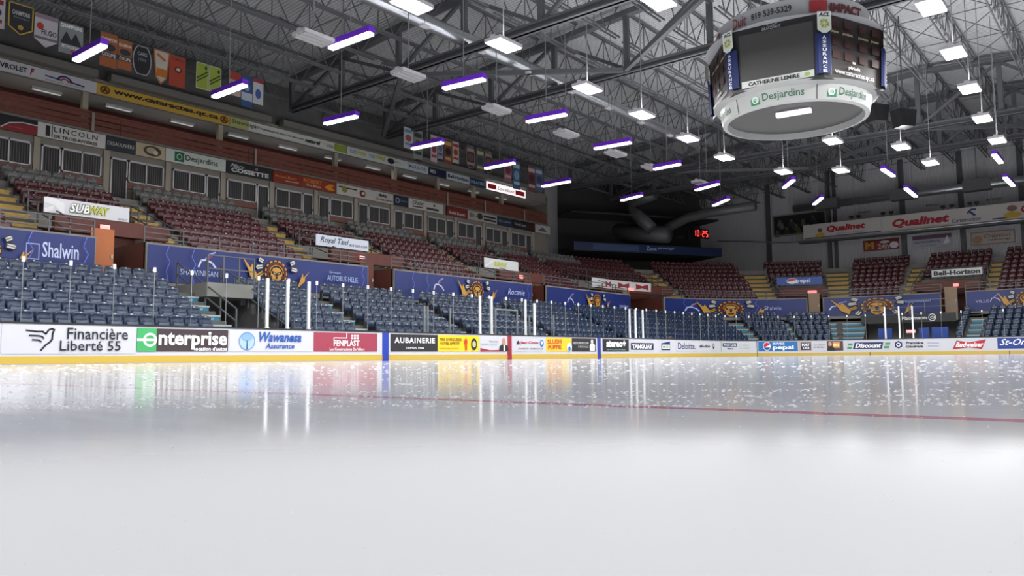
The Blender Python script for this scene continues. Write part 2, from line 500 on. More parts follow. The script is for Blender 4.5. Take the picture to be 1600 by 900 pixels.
for a, b in bsegs: sweep(bm, rect_prof(6.5, 6.7, 2.9, 4.62), a, b)
tag(link('wall_concourse', bm, M_conc), 'low concrete wall between the lower and upper seats', None, kind='structure')

# gate recess (tunnel walls)
for k, (a, b) in enumerate((gateA, gateB)):
    bm = BM()
    sweep(bm, rect_prof(6.3, 6.5, 0, 2.95), a, b)
    sweep(bm, rect_prof(3.9, 6.4, 2.45, 2.98), a, b)
    tag(link('wall_tunnel', bm, M_conc), 'concrete tunnel to ice level under the stand', None, kind='structure')

# blue concourse banners: each stretch of banner is its own sheet
def headdress(sg, cx, cz, s):
    """team mask: feathered arc of red, black and gold bands over a gold face between two bolts"""
    s *= .8; cz -= .04
    A0, A1 = -38, 218
    sg.disc(cx, cz, 1.06*s, 1.02*s, '14100e', a0=A0, a1=A1, n=28, name='emblem')
    for a in range(A0+6, A1-8, 24):
        sg.disc(cx, cz, 1.0*s, .97*s, 'c98f35', a0=a, a1=a+15, inner=.88, n=4, name='feather')
    sg.disc(cx, cz, .85*s, .83*s, '5e171d', a0=A0, a1=A1, inner=.80, n=24, name='emblem')
    sg.disc(cx, cz, .64*s, .62*s, 'c08f3a', a0=0, a1=180, inner=.88, n=20, name='emblem')
    sg.poly([[(cx-.50*s, cz+.05*s), (cx-.52*s, cz-.35*s), (cx-.34*s, cz-.78*s), (cx-.1*s, cz-1.0*s), (cx+.1*s, cz-1.0*s), (cx+.34*s, cz-.78*s), (cx+.52*s, cz-.35*s), (cx+.50*s, cz+.05*s), (cx+.30*s, cz+.34*s), (cx, cz+.42*s), (cx-.30*s, cz+.34*s)]], 'c8913a', 'face')
    sg.poly([[(cx-.42*s, cz+.16*s), (cx, cz-.02*s), (cx+.42*s, cz+.16*s), (cx+.44*s, cz-.06*s), (cx+.08*s, cz-.20*s), (cx+.1*s, cz-.45*s), (cx-.1*s, cz-.45*s), (cx-.08*s, cz-.20*s), (cx-.44*s, cz-.06*s)], [(cx-.28*s, cz-.58*s), (cx+.28*s, cz-.58*s), (cx+.2*s, cz-.74*s), (cx-.2*s, cz-.74*s)], [(cx-.5*s, cz-.2*s), (cx-.38*s, cz-.3*s), (cx-.4*s, cz-.62*s), (cx-.48*s, cz-.5*s)], [(cx+.5*s, cz-.2*s), (cx+.38*s, cz-.3*s), (cx+.4*s, cz-.62*s), (cx+.48*s, cz-.5*s)]], '1a1210', 'face')
    sg.poly([[(cx-.26*s, cz+.02*s), (cx-.1*s, cz-.05*s), (cx-.12*s, cz-.1*s), (cx-.26*s, cz-.05*s)], [(cx+.26*s, cz+.02*s), (cx+.1*s, cz-.05*s), (cx+.12*s, cz-.1*s), (cx+.26*s, cz-.05*s)]], 'e0d0a0', 'face')
    for d in (-1, 1):
        for i, (fx, fz, ln, a) in enumerate(((1.35, .85, .36, 25), (1.5, .35, .46, -10), (1.45, -.2, .5, -35), (1.15, -.75, .4, -60))):
            if d > 0 and i == 2: continue
            ca, sa = math.cos(math.radians(a)), math.sin(math.radians(a))
            def q(u, v): return (cx+d*(fx+(u*ca-v*sa)*1.0)*s, cz+(fz+(u*sa+v*ca))*s)
            sg.poly([[q(-ln*.7, -.19), q(ln*.5, -.22), q(ln*.8, 0), q(ln*.5, .22), q(-ln*.7, .19)]], '131313', 'feather')
            sg.poly([[q(-ln*.55, -.13), q(ln*.45, -.15), q(ln*.7, -.02), q(-ln*.5, -.03)], [q(-ln*.5, .03), q(ln*.7, .02), q(ln*.45, .15), q(-ln*.55, .13)]], 'c8c8c4' if i != 2 else 'b8862f', 'feather')
        if d < 0: bolt = [(-3.0, 1.1), (-2.3, .25), (-2.15, .6), (-1.6, -.5), (-1.7, -1.0), (-2.3, -.45), (-2.45, .0)]
        else: bolt = [(3.0, .4), (2.35, -.25), (2.3, .15), (1.75, -1.15), (1.9, -1.1), (2.5, -.55), (2.5, -.25)]
        sg.poly([[(cx+u*s, cz+v*s) for u, v in bolt]], '1a120c', 'bolt')
        sg.poly([[(cx+(u*.94+d*.13)*s, cz+v*.9*s) for u, v in bolt]], 'c8953a', 'bolt')
def leaper(sg, cx, cz, s):
    sg.stroke([(cx-.5*s, cz-.3*s), (cx-.35*s, cz+.05*s), (cx-.05*s, cz+.1*s), (cx+.3*s, cz-.05*s), (cx+.5*s, cz-.3*s)], .10*s, 'c9cfe6')
    sg.stroke([(cx-.1*s, cz+.15*s), (cx+.1*s, cz+.4*s), (cx+.45*s, cz+.55*s)], .09*s, '8f93d0')
    sg.stroke([(cx+.1*s, cz+.2*s), (cx+.25*s, cz+.35*s)], .09*s, '8d2c4f')
BZ0, BH = 3.12, 1.43
def bolt_line(sg, x, t=.025):
    pts = [(x, BH), (x-.12, BH*.75), (x+.05, BH*.55), (x-.1, BH*.3), (x, .0)]
    sg.stroke(pts, t, '5a6bd8', 'pattern')
place = ['first stretch at the near left', 'stretch after the nearest portal', 'stretch between the second and third portals', 'stretch after the third portal', 'stretch round the far corner', 'stretch behind the end gate', 'stretch at the far right end']
for i, (a, b) in enumerate(bsegs):
    a2 = max(a, -25.5); b2 = min(b, 49)
    wd = b2-a2-.1
    sg = Sign('concourse_banner', 'long royal blue banner on the concourse wall, '+place[i], 'banner', map_path(a2+.05, 6.47, BZ0), wd, BH, M_banner, 'blue banners on the concourse wall', th=.02)
    S = dict(a=a2+.05)
    def at(px): return s_at(px, 6.4, 3.8)-(a2+.05)
    if i == 0:
        x = at(52); sg.disc(x, .75, .3, .4, '8fa0dc', inner=.85, n=4, a0=45, a1=405).text('Shalwin', at(67), at(124), .58, 1.12, 'c4cdf0')
        headdress(sg, at(-24), .7, .62); bolt_line(sg, at(48)); bolt_line(sg, at(134))
    if i == 1:
        leaper(sg, at(325), .95, .75); sg.text('SHAWINIGAN', at(283), at(342), .35, .58, 'b9c0dc', 0)
        headdress(sg, at(432), .78, .72); bolt_line(sg, at(262)); bolt_line(sg, at(302)); bolt_line(sg, at(566))
        sg.text('AUTOBUS HELIE', at(509), at(557), .6, .85, '9fb6e4', 0).text('Groupe', at(512), at(530), .92, 1.05, '9fb6e4', 0)
    if i == 2:
        leaper(sg, at(687), .85, .75); headdress(sg, at(746), .78, .72); sg.text('Rocanie', at(792), at(818), .7, 1.05, 'aab6e6', 0, .3)
        bolt_line(sg, at(645)); bolt_line(sg, at(667)); bolt_line(sg, at(824))
    if i == 3:
        leaper(sg, at(893), .75, .7); headdress(sg, at(934), .78, .66); sg.text('gestion', at(966), at(980), .4, .7, 'aab6e6', 0)
    if i == 4:
        leaper(sg, at(1082), .72, .75); headdress(sg, at(1142), .72, .78); sg.text('Shalwin', at(1194), at(1220), .55, .9, 'aab6e6', 0)
        bolt_line(sg, at(1070)); bolt_line(sg, at(1183))
    if i == 5:
        leaper(sg, at(1310), .72, .75); headdress(sg, at(1370), .72, .82); sg.text('groupementexpert', at(1410), at(1455), .75, 1.0, '8fb2d8', 0)
    if i == 6:
        leaper(sg, at(1555), .85, .6); sg.text('VILLE', at(1524), at(1545), .6, .8, 'b0b8de', 0); headdress(sg, at(1604), .75, .75)

# ------------------------------------------------------------------ stairs
def stair(name, label, group, s0, s1, rows, o_shift, tread, riser, mt, mr, words=None):
    root = empty(name, W((s0+s1)/2, rows[0][0]), 0, label, 'stairs', group)
    inv = Vector(root.location)
    bt = BM(); br = BM(); bs = BM()
    for k, (o, z) in enumerate(rows):
        dz = (rows[1][1]-rows[0][1])/2; o0 = o+.17-.75
        sweep(br, rect_prof(o0-.40, o0-.375, z-dz*2+.01, z-dz*1.08), s0+.04, s1-.04)      # coloured riser of the half step
        sweep(bs, rect_prof(o0-.375, o0, z-dz*2+.01, z-dz-.02), s0, s1)
        sweep(bs, rect_prof(o0-.02, o0-.002, z-dz+.03, z-.005), s0, s1)
        sweep(bt, rect_prof(o0-.41, o0-.01, z-dz-.03, z-dz+.03), s0, s1)
    for v in bs.verts: v.co -= inv
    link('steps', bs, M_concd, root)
    for b_, m_, n_ in ((bt, mt, 'treads'), (br, mr, 'riser_stripes')):
        for v in b_.verts: v.co -= inv
        link(n_, b_, m_, root)
    return root
YL = ['left of the nearest portal', 'right of the nearest portal', 'left of the second portal', 'right of the second portal', 'left of the third portal', 'right of the third portal', 'left of the corner portal', 'right of the corner portal', 'left of the blue portal sign', 'right of the blue portal sign', 'left of the far right portal', 'right of the far right portal']
YST = []
for i, p in enumerate(PORT):
    for j, k in enumerate(('sl', 'sr')):
        s0, s1 = p[k]
        YST.append((s0, s1))
        stair('stairway', 'upper aisle stairs with yellow painted steps, '+YL[2*i+j], 'yellow upper stairways', s0, s1, RU[:8], 0, 0, 0, M_ystep, M_ystep)
BST = [(-13.95, -12.95), (-7.7, -6.75), (-1.6, -.65), (4.95, 5.85), (11.9, 12.85)]
for px in (1160, 1235, 1303, 1334, 1525):
    s = s_at(px, 3.4, 1.9); hw = {1160: .45, 1235: .12, 1303: .16, 1334: .55, 1525: .4}[px]
    BST.append((s-hw, s+hw))
BL = ['beside the ice-level tunnel', 'above the maroon board ad', 'above the yellow board ad', 'above the ad with slanted red letters', 'just past the second blue line', 'in the far corner', 'narrow, above the bright blue board ad', 'narrow, before the end gate', 'left of the end gate', 'right of the end gate']
for i, (s0, s1) in enumerate(BST):
    r = stair('stairway', 'lower aisle stairs with pale treads and teal risers, '+BL[i], 'teal lower stairways', s0, s1, RB, 0, 0, 0, M_pale, M_teal)
    if i < 5:
        for k, (o, z) in enumerate(RB):
            sg_map = map_path(s0+.15, o+.17-.75-.41, z-.375+.04)
            vs_, fs = text_bm('magbanet', .01, .2)
            X1 = max(v[0] for v in vs_); Z1 = max(v[1] for v in vs_)
            b_ = BM(); V = [b_.verts.new(sg_map(x/X1*(s1-s0-.4), zz/Z1*.1, -.006)-Vector(r.location)) for x, zz in vs_]
            for f in fs:
                try: b_.faces.new([V[q] for q in f])
                except ValueError: pass
            link('lettering', b_, M_white, r)

# ------------------------------------------------------------------ seats
def pan_grid(fn, nu, nv, th):
    """solid curved shell: fn(u,v)->point, offset along local y by th"""
    bm = BM(); A = []; B = []
    for j in range(nv+1):
        A.append([bm.verts.new(fn(i/nu, j/nv)) for i in range(nu+1)])
        B.append([bm.verts.new(fn(i/nu, j/nv)+Vector(th)) for i in range(nu+1)])
    for j in range(nv):
        for i in range(nu):
            bm.faces.new((A[j][i], A[j][i+1], A[j+1][i+1], A[j+1][i]))
            bm.faces.new((B[j][i], B[j+1][i], B[j+1][i+1], B[j][i+1]))
    for j in range(nv):
        bm.faces.new((A[j][0], A[j+1][0], B[j+1][0], B[j][0])); bm.faces.new((A[j][nu], B[j][nu], B[j+1][nu], A[j+1][nu]))
    for i in range(nu):
        bm.faces.new((A[0][i], B[0][i], B[0][i+1], A[0][i+1])); bm.faces.new((A[nv][i], A[nv][i+1], B[nv][i+1], B[nv][i]))
    norm(bm)
    return bm
# local frame: seat faces -y (towards the ice), back at y=0, floor z=0
def back_fn(wd, zb, zt, lean):
    def f(u, v):
        x = (u-.5)*2
        # rounded top corners and slightly narrower bottom
        hw = wd/2*(.90+.10*v)
        zz = zb+(zt-zb)*v
        if v > .75: hw *= math.sqrt(max(0, 1-((v-.75)/.25*.62)**2.4))
        top_drop = .035*abs(x)**3*v
        return Vector((x*hw, lean*v-.05*(abs(x)**2)*(.4+.6*v)+(.02 if v < .95 else -.012), zz-top_drop))
    return f
def pan_fn(wd):
    def f(u, v):
        x = (u-.5)*2
        # folded up, leaning against the back
        hw = wd/2*(1-.12*abs(v-.5)*2)
        return Vector((x*hw*.93, -.12+.03*v-.05*math.sin(PI*v)*(1-x*x*.4), .26+.36*v))
    return f
def bracket_bm():
    bm = BM()
    box(bm, -.262, -.238, -.14, .02, .0, .42)
    box(bm, -.27, -.23, -.16, .06, .0, .015)
    box(bm, -.262, -.235, -.2, .0, .42, .47)
    return bm
def make_seat(name, label, m, nu=6, nv=6):
    root = empty(name, (0, 0, 0), 0, label, 'seat')
    b = pan_grid(back_fn(.46, .34, .86, .10), nu, nv, (0, .025, 0)); link('backrest', b, m, root, True)
    b = pan_grid(pan_fn(.44), nu, nv-1, (0, .03, 0)); link('seat_pan', b, m, root, True)
    link('bracket', bracket_bm(), M_bracket, root)
    bm = BM(); box(bm, -.03, .03, .02, .036, .80, .835); link('number_plate', bm, M_plate, root)
    return root
def seat_joined(m):
    bm = pan_grid(back_fn(.46, .34, .86, .10), 4, 5, (0, .025, 0))
    b2 = pan_grid(pan_fn(.44), 3, 3, (0, .03, 0))
    me = bpy.data.meshes.new('t'); b2.to_mesh(me); b2.free(); bm.from_mesh(me)
    bb = bracket_bm(); box(bb, -.032, .032, .02, .036, .80, .838, 1); bb.to_mesh(me); bb.free(); bm.from_mesh(me); bpy.data.meshes.remove(me)
    me = bpy.data.meshes.new('stadium_chair'); bm.to_mesh(me); bm.free(); me.materials.append(m); me.materials.append(M_plate)
    for p in me.polygons: p.use_smooth = True
    return me
ORD = ['first', 'second', 'third', 'fourth', 'fifth', 'sixth', 'seventh', 'eighth', 'ninth']
def ordn(n):
    return '%d%s' % (n, 'th' if 10 <= n % 100 <= 20 else {1: 'st', 2: 'nd', 3: 'rd'}.get(n % 10, 'th'))
def seat_list(rows, ranges_fn, smax=47.5, smin=-24):
    out = []
    for ri, (o, z) in enumerate(rows):
        for (a, b) in ranges_fn(ri):
            a = max(a, smin); b = min(b, smax)
            # length at this offset
            def L(s):
                if s <= BX: return s
                if s >= S1: return BX+(BR+o)*PI/2+(s-S1)
                return BX+(s-BX)/BR*(BR+o)
            def Li(l):
                if l <= BX: return l
                if l >= BX+(BR+o)*PI/2: return S1+l-BX-(BR+o)*PI/2
                return BX+(l-BX)/(BR+o)*BR
            la, lb = L(a), L(b); n = int((lb-la)/.5)
            for k in range(n):
                l = la+(lb-la-n*.5)/2+.5*(k+.5)
                s = Li(l); p = W(s, o); out.append((ri, k, n, s, Vector((p.x, p.y, z)), ang(s)))
    return out
def gaps(cuts, smin=-24.5, smax=48):
    cuts = sorted(cuts); out = []; last = smin
    for a, b in cuts:
        if a > last: out.append((last, a))
        last = max(last, b)
    out.append((last, smax))
    return out
blue_cuts = [(a, b) for a, b in BST]+[gateA, gateB]
blue = seat_list(RB, lambda ri: gaps(blue_cuts))
def ucuts(ri):
    c = [(a-.05, b+.05) for a, b in YST]
    if ri < CUT:
        for p in PORT: c.append((p['sl'][0], p['sr'][1]))
    return c
upper = seat_list(RU, lambda ri: gaps(ucuts(ri)))
SUITE_END = 23.4
maroon = [q for q in upper if not (q[0] >= 7 and q[3] < SUITE_END)]
grey = [q for q in upper if q[0] >= 7 and q[3] < SUITE_END]
def inview(p):
    d = p-CAM
    if d.dot(_f) < 1: return False
    x, y = proj(p+Vector((0, 0, .6))); return -25 < x < 1625 and y > -20
def sec_name(s, cuts, names):
    i = sum(1 for a, b in sorted(cuts) if s > (a+b)/2)
    return i
def place(name, lst, proto, colour, what, limit, cuts, joined):
    vis = [q for q in lst if inview(q[4])]
    vis.sort(key=lambda q: (q[4]-CAM).length)
    near, far = vis[:limit], vis[limit:]
    cs = sorted(cuts)
    for n, q in enumerate(near):
        ri, k, nn, s, p, a = q
        sec = sum(1 for c in cs if s > (c[0]+c[1])/2)+1
        r = proto if n == 0 and proto.type == 'EMPTY' else (copy_tree(proto) if proto.type == 'EMPTY' else None)
        if r is None:
            r = bpy.data.objects.new(name, joined); COL.objects.link(r)
        r.location = p; r.rotation_euler = (0, 0, a)
        tag(r, '%s seat, %s %s row, %s block, %s from its left aisle' % (colour, ORD[ri], what, ordn(sec), ordn(k+1)), 'seat', colour+' seats')
    if far:
        vs_ = [v.co.copy() for v in joined.vertices]; fs = [tuple(p.vertices) for p in joined.polygons]
        V = []; F = []
        for q in far:
            M = Matrix.Translation(q[4]) @ Matrix.Rotation(q[5], 4, 'Z'); b = len(V)
            V += [tuple(M @ v) for v in vs_]; F += [tuple(i+b for i in f) for f in fs]
        me = bpy.data.meshes.new('distant_seats'); me.from_pydata(V, [], F); me.materials.append(joined.materials[0]); me.materials.append(M_plate)
        mi = [p.material_index for p in joined.polygons]; me.polygons.foreach_set('material_index', mi*len(far))
        for p in me.polygons: p.use_smooth = True
        o = bpy.data.objects.new('distant_seats', me); COL.objects.link(o)
        tag(o, 'distant rows of %s seats in the far corner and behind the far end' % colour, 'seats', colour+' seats', 'stuff')
class _D: type = 'MESH'
place('navy_stadium_chair', blue, make_seat('navy_stadium_chair', 'x', M_blue), 'navy blue', 'lower', 300, blue_cuts, seat_joined(M_blue))
place('maroon_stadium_chair', maroon, _D, 'dark maroon', 'upper', 300, YST, seat_joined(M_maroon))
place('grey_stadium_chair', grey, _D, 'charcoal grey', 'upper', 300, YST, seat_joined(M_grey))

# ------------------------------------------------------------------ dasher boards
HB_ = 1.1
bm = BM(); sweep(bm, rect_prof(0, .14, 0, HB_), -27, 50)
boards = link('dasher_boards', bm, M_white); tag(boards, 'white rink boards running down the left side and round the far corner', 'boards')
bm = BM(); sweep(bm, rect_prof(-.012, 0, .03, .235), -27, 50); link('kick_plate', bm, M_yellow, boards)['label'] = 'yellow kick plate'
bm = BM(); sweep(bm, rect_prof(-.02, .2, HB_, HB_+.05), -27, 50); link('cap_rail', bm, M_cap, boards)['label'] = 'black cap rail'
for s, hw, c, nm in ((-7.62, .16, '1c389c', 'blue line stripe'), (7.62, .16, '24388f', 'blue line stripe'), (0, .15, '902030', 'red line stripe')):
    bm = BM(); sweep(bm, rect_prof(-.018, 0, .0, HB_), s-hw, s+hw); link('line_stripe', bm, cm(c), boards)['label'] = nm
for px in (1183, 1359, 1577):
    s = s_at(px, 0, .5); bm = BM(); sweep(bm, rect_prof(-.016, 0, 0, .24 if px > 1200 else HB_), s-.02, s+.02); link('seam', bm, M_cap, boards)
# advertisements on the boards
AZ0, AZ1 = .36, 1.05
def ad(px0, px1, col, label, z0=AZ0, z1=AZ1):
    a = s_at(px0, 0, .7); b = s_at(px1, 0, .7)
    sg = Sign('board_advertisement', label, 'advertisement', map_path(a, -.012, z0), b-a, z1-z0, col, 'advertisements on the boards', th=.010)
    sg.px = lambda p: (s_at(p, 0, .7)-a)
    return sg
H = AZ1-AZ0
sg = ad(2, 212, M_white, 'large white board ad with black bird outline at the left edge', .3, 1.08)
q = sg.px
bird = lambda *pts: [(q(x), (567-y-17)/46*.82) for x, y in pts]
sg.stroke(bird((40, 515), (55, 516.5), (66, 516.5), (71, 520), (75, 514), (80, 512), (84, 513.5)), .045, '14161c')
sg.stroke(bird((84, 513), (81.5, 519), (81, 528), (78, 532), (71, 537), (64, 545)), .045, '14161c')
sg.stroke(bird((45, 522.5), (60, 523), (65, 524), (68, 527)), .04, '14161c')
sg.stroke(bird((50, 529), (60, 529.5), (64, 532)), .04, '14161c')
sg.text('Financière', q(104), q(199), .40, .72, '15171e', .008); sg.text('Liberté 55', q(93), q(188), .08, .36, '15171e', .008)
sg = ad(213.5, 356, '3b3034', 'dark board ad with green left end and big white letters')
q = sg.px
sg.rect(0, q(244), 0, H, '37a15c', 'panel', 'green panel')
sg.disc(q(234), .35, .21, .205, 'f2f2f2', a0=-50, a1=310, inner=.68).rect(0, q(243.5), .315, .385, 'f2f2f2', 'stripe')
sg.text('nterprise', q(247), q(354), .06, .62, 'f4f4f4', .028)
sg.text("location d'autos", q(303), q(354), .03, .15, 'f0f0f0', .02)
sg = ad(358, 488, M_white, 'white board ad with pale blue tree emblem')
q = sg.px
sg.disc(q(385.5), .34, .30, .30, '9dbbe4').disc(q(385.5), .34, .30, .30, '5c85c8', inner=.9)
sg.poly([[(q(384.5), .08), (q(386.5), .08), (q(386), .40), (q(385), .40)]], '1f3f7d').disc(q(385.5), .48, .2, .12, '7fa4dc')
sg.text('Wawanesa', q(404), q(470), .33, .66, '23509f', .03, .3); sg.text('Assurance', q(414), q(459), .10, .28, '23509f', .02, .2)
sg = ad(490, 589, '96394c', 'maroon board ad with small window emblem')
q = sg.px
sg.text('FENPLAST', q(521), q(561), .20, .42, 'f0e9ea', .02)
sg.stroke([(q(521), .42), (q(521), .50), (q(541), .50), (q(541), .67)], .03, 'f0e9ea')
for i in (0, 1, 2):
    for j in (0, 1): sg.rect(q(548+4*i), q(551.3+4*i), .46+.09*j, .53+.09*j, 'ecdfe2', 'emblem')
sg.text('Les Constructions De Villers', q(514), q(568), .04, .14, 'f0e9ea', .01)
sg = ad(610, 683.5, '262629', 'black board ad with wide white capitals right of the first blue line')
q = sg.px; sg.text('AUBAINERIE', q(616), q(679), .34, .56, 'f2f2f2', .025, spacing=1.15); sg.text('DEPUIS 1944', q(634), q(662), .10, .18, 'e8e8e8', .01)
sg = ad(684, 748.5, 'e8c422', "yellow board ad with black disc and red fork emblem")
q = sg.px; sg.text("FINI D'AIGUISER", q(687), q(721), .44, .58, '6b3a16', .02).text('VOTRE APPÉTIT!', q(687), q(718), .28, .42, '6b3a16', .02).text('.................', q(687), q(716), .1, .16, 'b0761a', .0)
sg.disc(q(740), .32, .19, .26, '1c1a18').disc(q(740), .32, .12, .14, 'b9b38f').disc(q(727), .42, .1, .14, 'c8341c').rect(q(726), q(728.6), .06, .3, 'c8341c', 'emblem')
sg = ad(750, 794.5, M_white, 'white board ad with dark red swoosh and a person in a dark suit')
q = sg.px
sg.poly([[(0, 0), (q(790), 0), (q(785), .08), (q(765), .06), (0, .16)]], '9c2430', 'swoosh')
sg.poly([[(q(779), .02), (q(794), .02), (q(793), .26), (q(788), .33), (q(784), .33), (q(780), .24)]], '1e2029', 'portrait').disc(q(786.5), .45, .13, .17, 'b98871', 'portrait').poly([[(q(786), .02), (q(788), .02), (q(788), .3), (q(786), .3)]], 'e4e4e8', 'portrait')
sg.text('Marie-Louise', q(764), q(778), .42, .5, '6a6a70', 0).text('Députée', q(764), q(776), .28, .34, '6a8a80', 0); sg.text('...........', q(751), q(762), .3, .36, '6a8a80', 0)
sg = ad(801, 850, M_white, 'white board ad with red letters and round blue emblem')
q = sg.px; sg.text('Jean Coutu', q(812), q(841), .33, .5, 'a5222c', .03, .15).disc(q(846), .40, .16, .17, '2f6fb0').disc(q(846), .42, .09, .08, 'e8eef4')
sg.poly([[(q(807), .34), (q(811), .34), (q(811), .45), (q(809), .52), (q(807), .45)]], '3a2440').text('SHAWINIGAN   SHAWINIGAN-SUD', q(809), q(848), .1, .17, '2b2f55', .01)
sg = ad(853, 892.5, 'ecc02c', 'yellow board ad with slanted red letters')
q = sg.px; sg.text('SLUSH', q(855), q(877), .36, .60, 'bb3c25', .03, 0, rise=.03).text('PUPPIE', q(856), q(877), .08, .30, 'bb3c25', .03, 0, rise=.04)
sg.disc(q(889), .22, .22, .22, 'e9eff6').disc(q(889), .14, .12, .13, '2f6aa8')
sg = ad(893.5, 931, '29282b', 'black board ad with grey lettering and a pale seated figure')
q = sg.px; sg.text('RESTOSPORT.COM', q(896), q(919), .38, .5, 'c4c4c4', .02).text('L\'ESCALE', q(903), q(919), .2, .3, 'b8b8b8', .01)
sg.disc(q(924.5), .52, .12, .13, 'c9c6c0').poly([[(q(921), .04), (q(928.6), .04), (q(929), .34), (q(927), .42), (q(922), .42), (q(920.6), .3)]], 'd8d5d0')
sg = ad(941.5, 982.3, '242226', 'black board ad with fat white lower-case letters after the second blue line')
q = sg.px; sg.text('stereo+', q(947), q(977.5), .24, .62, 'f2f2f2', .045).text('Service personnalisé', q(947), q(977), .05, .14, '78a8a0', .01)
a_, b_ = 984.5, 1182
sg = ad(984.5, 1021.5, M_white, 'white board ad with navy panel of white capitals')
q = sg.px; sg.rect(q(985.3), q(1020.8), .10, .50, '121a3c').text('TANGUAY', q(987), q(1019), .17, .42, 'f4f4f4', .05)
sg = ad(1030, 1049, M_white, 'white board ad with small navy and lime flag emblem')
q = sg.px; sg.poly([[(q(1033), .08), (q(1046.6), .08), (q(1046.6), .62), (q(1033), .5)]], '1b2262').rect(q(1034), q(1046), .16, .42, 'dce3ee').text('MSE', q(1035), q(1045), .2, .38, '9cae4e', .02)
sg = ad(1056, 1089, M_white, 'white board ad with one tall narrow navy word')
q = sg.px; sg.text('Deloitte.', q(1059), q(1086.5), .14, .56, '1d2c5c', .01)
sg = ad(1090, 1121, M_white, 'white board ad with small black slanted word and grey badge')
q = sg.px; sg.text('ski-doo', q(1092.5), q(1109), .26, .46, '1c1c22', .04, .2).disc(q(1114.5), .36, .14, .2, '3c3c40').disc(q(1114.5), .4, .08, .09, 'c8c8c8')
sg = ad(1126, 1173, M_white, 'white board ad with navy panel and pale green lettering')
q = sg.px; sg.rect(q(1126.3), q(1127), 0, H, '4b8f62', 'stripe').rect(q(1129), q(1151.5), .34, .58, '15203f').text('Proxi Liste', q(1131), q(1150), .38, .54, 'eef0f4', .02).text('MEDIA', q(1136), q(1145), .14, .24, '2a3258', .02)
sg.text('La Caisse', q(1155), q(1171), .4, .52, '9cc2a4', 0).text('du Centre', q(1155), q(1171), .2, .32, '9cc2a4', 0)
sg = ad(1184.8, 1246.5, '2c6cab', 'bright blue board ad with round red white and blue emblem')
q = sg.px; sg.disc(q(1198), .36, .30, .31, 'e9edf2').disc(q(1198), .36, .26, .27, 'c43038', a0=20, a1=200).disc(q(1198), .36, .26, .27, '1e4286', a0=200, a1=340)
sg.text('pepsi', q(1207), q(1240), .05, .42, 'f4f6f8', .03).text('BUVEZ', q(1207), q(1226), .47, .62, 'dce8f4', .04)
sg = ad(1247.5, 1268.5, 'b9a58c', 'small board ad with navy and cream badge')
q = sg.px; sg.rect(q(1251), q(1267), .06, .6, '202a52').text('FORT', q(1253), q(1265), .34, .54, 'f0f0f0', .04).text('OUI', q(1254), q(1264), .12, .3, 'f0f0f0', .04)
sg = ad(1269, 1291, M_white, 'white board ad with handwritten grey lettering')
q = sg.px; sg.text('Le Salon', q(1271), q(1289), .38, .52, '5a5c66', 0, .3).text('du Barbier', q(1271), q(1289), .2, .34, '5a5c66', 0, .3)
sg = ad(1292, 1317.5, '4c3a36', 'dark brown board ad with a person in dark clothes and an orange panel')
q = sg.px; sg.rect(q(1301), q(1312.5), .2, .62, 'c98d4a').text('80', q(1302), q(1311), .3, .52, 'f2d9a2', .05).disc(q(1297), .48, .12, .15, 'c0937a', 'portrait').poly([[(q(1292.5), .0), (q(1306), .0), (q(1303), .22), (q(1298), .34), (q(1294), .26)]], '18181c', 'portrait')
sg = ad(1320, 1392, M_white, 'white board ad with navy panel between green bars')
q = sg.px; sg.poly([[(q(1332.5), .10), (q(1378), .10), (q(1380.5), .56), (q(1335.5), .56)]], '1b2356').text('Discount', q(1336), q(1377), .17, .50, 'f6f6f6', .04, .3)
for z0, x0, x1 in ((.36, 1325, 1332), (.12, 1323.5, 1330.5), (.38, 1383, 1391), (.14, 1381, 1389)):
    sg.poly([[(q(x0), z0), (q(x1), z0), (q(x1+.6), z0+.14), (q(x0+.6), z0+.14)]], '3d8f55')
sg = ad(1396, 1470, M_white, 'white board ad with navy hexagon and slanted black lettering')
q = sg.px; sg.disc(q(1404), .36, .27, .27, '202a5a', n=6, a0=30, a1=390).disc(q(1404), .36, .14, .14, 'e6e8f0', inner=.6)
sg.text('Première', q(1415), q(1443), .38, .56, '24242c', .03, .3).text('Générale', q(1415), q(1442), .14, .32, '24242c', .03, .3).text('Notaires', q(1450), q(1467), .4, .5, '8088bc', 0).text('SHAWINIGAN', q(1450), q(1467), .2, .28, '8088bc', 0)
sg = ad(1486, 1543, M_white, 'white board ad with red bow tie shape')
q = sg.px; m_ = (q(1488)+q(1541))/2
sg.poly([[(q(1488), .0), (m_, .1), (q(1534), .0), (q(1541), .62), (m_, .44), (q(1495), .58)]], 'a92434').text('Budweiser', q(1493), q(1537), .14, .46, 'f4f0f0', .03, .35)
sg = ad(1558.5, 1655, '1d3a86', 'royal blue board ad with white script at the right edge')
q = sg.px; sg.text('St-Onge', q(1562), q(1620), .1, .62, 'f0f2f8', .012, .45)

